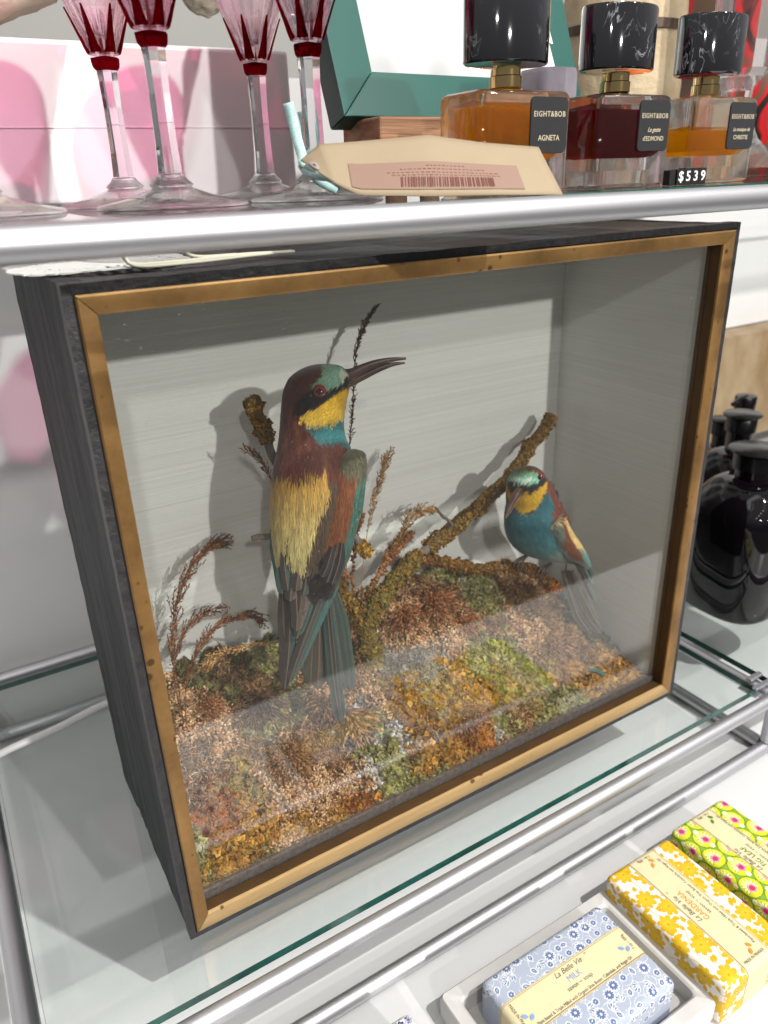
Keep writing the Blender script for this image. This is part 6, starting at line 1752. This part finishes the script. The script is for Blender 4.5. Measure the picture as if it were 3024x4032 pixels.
# lilac glass block, papers, pot, red box further back
mb = MB(); loft(mb, [[(.3680 + p[0], .105 + p[1], z) for p in roundrect(w_, .030, .008, 5)] for w_, z in ((.034, ZS + .0003), (.036, ZS + .003), (.036, .5120), (.033, .5150))])
o = mb.build('glass_block', principled('smoky_lilac_glass', (.30, .27, .32), .22, trans=.35, noise=(60, .6, (1, 1, 1), (.42, .38, .42)))); autosmooth(o, 40)
tag(o, 'smoky lilac glass block between the first two perfume bottles', 'glass block')
bro = principled('white_brochure_paper', (.78, .78, .77), .6); grn = principled('green_print', tuple(hexc('#4e9a3c')), .6); gry = principled('grey_print', (.2, .22, .2), .6)
for k in range(5):
    x0 = .3680 + k * .0070; y0 = .128 + k * .003
    r0 = thing('brochure', ['white brochure with green D, right of the stack', 'white brochure edge second from the right with green lettering', 'middle white brochure leaning in the frame', 'narrow white brochure left of the middle one', 'leftmost white brochure of the leaning stack'][4 - k], 'brochure', (x0, y0, .50), 'brochures leaning in front of the teal frame')
    mb = MB(); ly = .03
    V = [(x0, y0, .500), (x0 + .0240, y0, .500), (x0 + .0240 - .010, y0 + ly, .585), (x0 - .010, y0 + ly, .585)]
    V = V + [(a, b_ + .0006, c2) for a, b_, c2 in V]
    mb.add(V, [(0, 1, 2, 3), (7, 6, 5, 4), (0, 4, 5, 1), (1, 5, 6, 2), (2, 6, 7, 3), (3, 7, 4, 0)]); mb.build('sheet', bro, r0)
    up_ = Vector((-.010, ly, .085)).normalized()
    for s_, size, tt, mt in ((('D', .0130, .66, grn), ('RE', .0060, .50, gry)) if k == 4 else (('ORE', .0055, .62, (grn, gry)[k % 2]),)):
        oo = Vector((x0 + .0205, y0, .5)) + up_ * (.095 * tt * 1.05) + Vector((0, -.0006, 0))
        text('lettering', s_, size, frameM(oo, -up_, (1, 0, 0)), mt, r0, extrude=.00003)
pot = thing('stone_pot', 'pitted beige pot with a ragged brown crackled band, behind the perfume bottles', 'pot', (.575, .235, ZS))
potm = principled('pitted_beige_glaze', (.50, .40, .26), .6, noise=(30, .6, (1, 1, 1), (.28, .20, .11)), bump=(120, .9, (1, 1, 1), .002))
mb = MB(); mb.lathe([(.0001, .0003), (.050, .0003), (.056, .02), (.058, .08), (.057, .150), (.050, .170), (.0001, .171)], (.575, .235, ZS), 48); o = mb.build('pot_body', potm, pot); autosmooth(o, 40)
mb = MB(); mb.lathe([(.0586, .1235), (.0592, .124), (.0590, .131), (.0583, .1315)], (.575, .235, ZS), 96, flute=lambda th, z: 1 + .006 * math.sin(th * 31), close=True); mb.build('crackled_band', principled('dark_brown_glaze', (.06, .035, .02), .5), pot)
om = principled('orange_glass', (.75, .18, .03), .15, trans=.3)
mb = MB(); mb.lathe([(.0001, .0003), (.016, .0003), (.018, .006), (.019, .030), (.0150, .0560), (.0001, .0565)], (.4720, .120, ZS), 32); o = mb.build('orange_glass_votive', om, smooth=True); tag(o, 'small orange glass seen between the middle and right perfume bottles', 'votive')
redm, rn, rl, ro = newmat('red_marbled_lacquer')
rb_ = rn.new('ShaderNodeBsdfPrincipled'); rb_.inputs['Roughness'].default_value = .25
rt = rn.new('ShaderNodeTexCoord'); rw = rn.new('ShaderNodeTexWave'); rw.inputs['Scale'].default_value = 9; rw.inputs['Distortion'].default_value = 14; rw.inputs['Detail'].default_value = 2; rw.inputs['Detail Scale'].default_value = 1.2
rl.new(rt.outputs['Object'], rw.inputs['Vector']); rr_ = rn.new('ShaderNodeValToRGB'); rr_.color_ramp.elements[0].color = (.015, .008, .006, 1); rr_.color_ramp.elements[1].color = (.48, .012, .015, 1)
rr_.color_ramp.elements[0].position = .18; rr_.color_ramp.elements[1].position = .42; e2 = rr_.color_ramp.elements.new(.8); e2.color = (.36, .008, .012, 1); e3 = rr_.color_ramp.elements.new(.93); e3.color = (.10, .06, .035, 1)
rl.new(rw.outputs['Fac'], rr_.inputs[0]); rl.new(rr_.outputs[0], rb_.inputs['Base Color']); rl.new(rb_.outputs[0], ro.inputs['Surface'])
mb = MB(); mb.lathe([(.0001, .0003), (.080, .0003), (.086, .01), (.086, .18), (.07, .20), (.0001, .201)], (.790, .260, ZS), 64); o = mb.build('red_vase', redm); autosmooth(o, 40)
tag(o, 'red and black swirled vase at the far right behind the crystal column', 'vase')
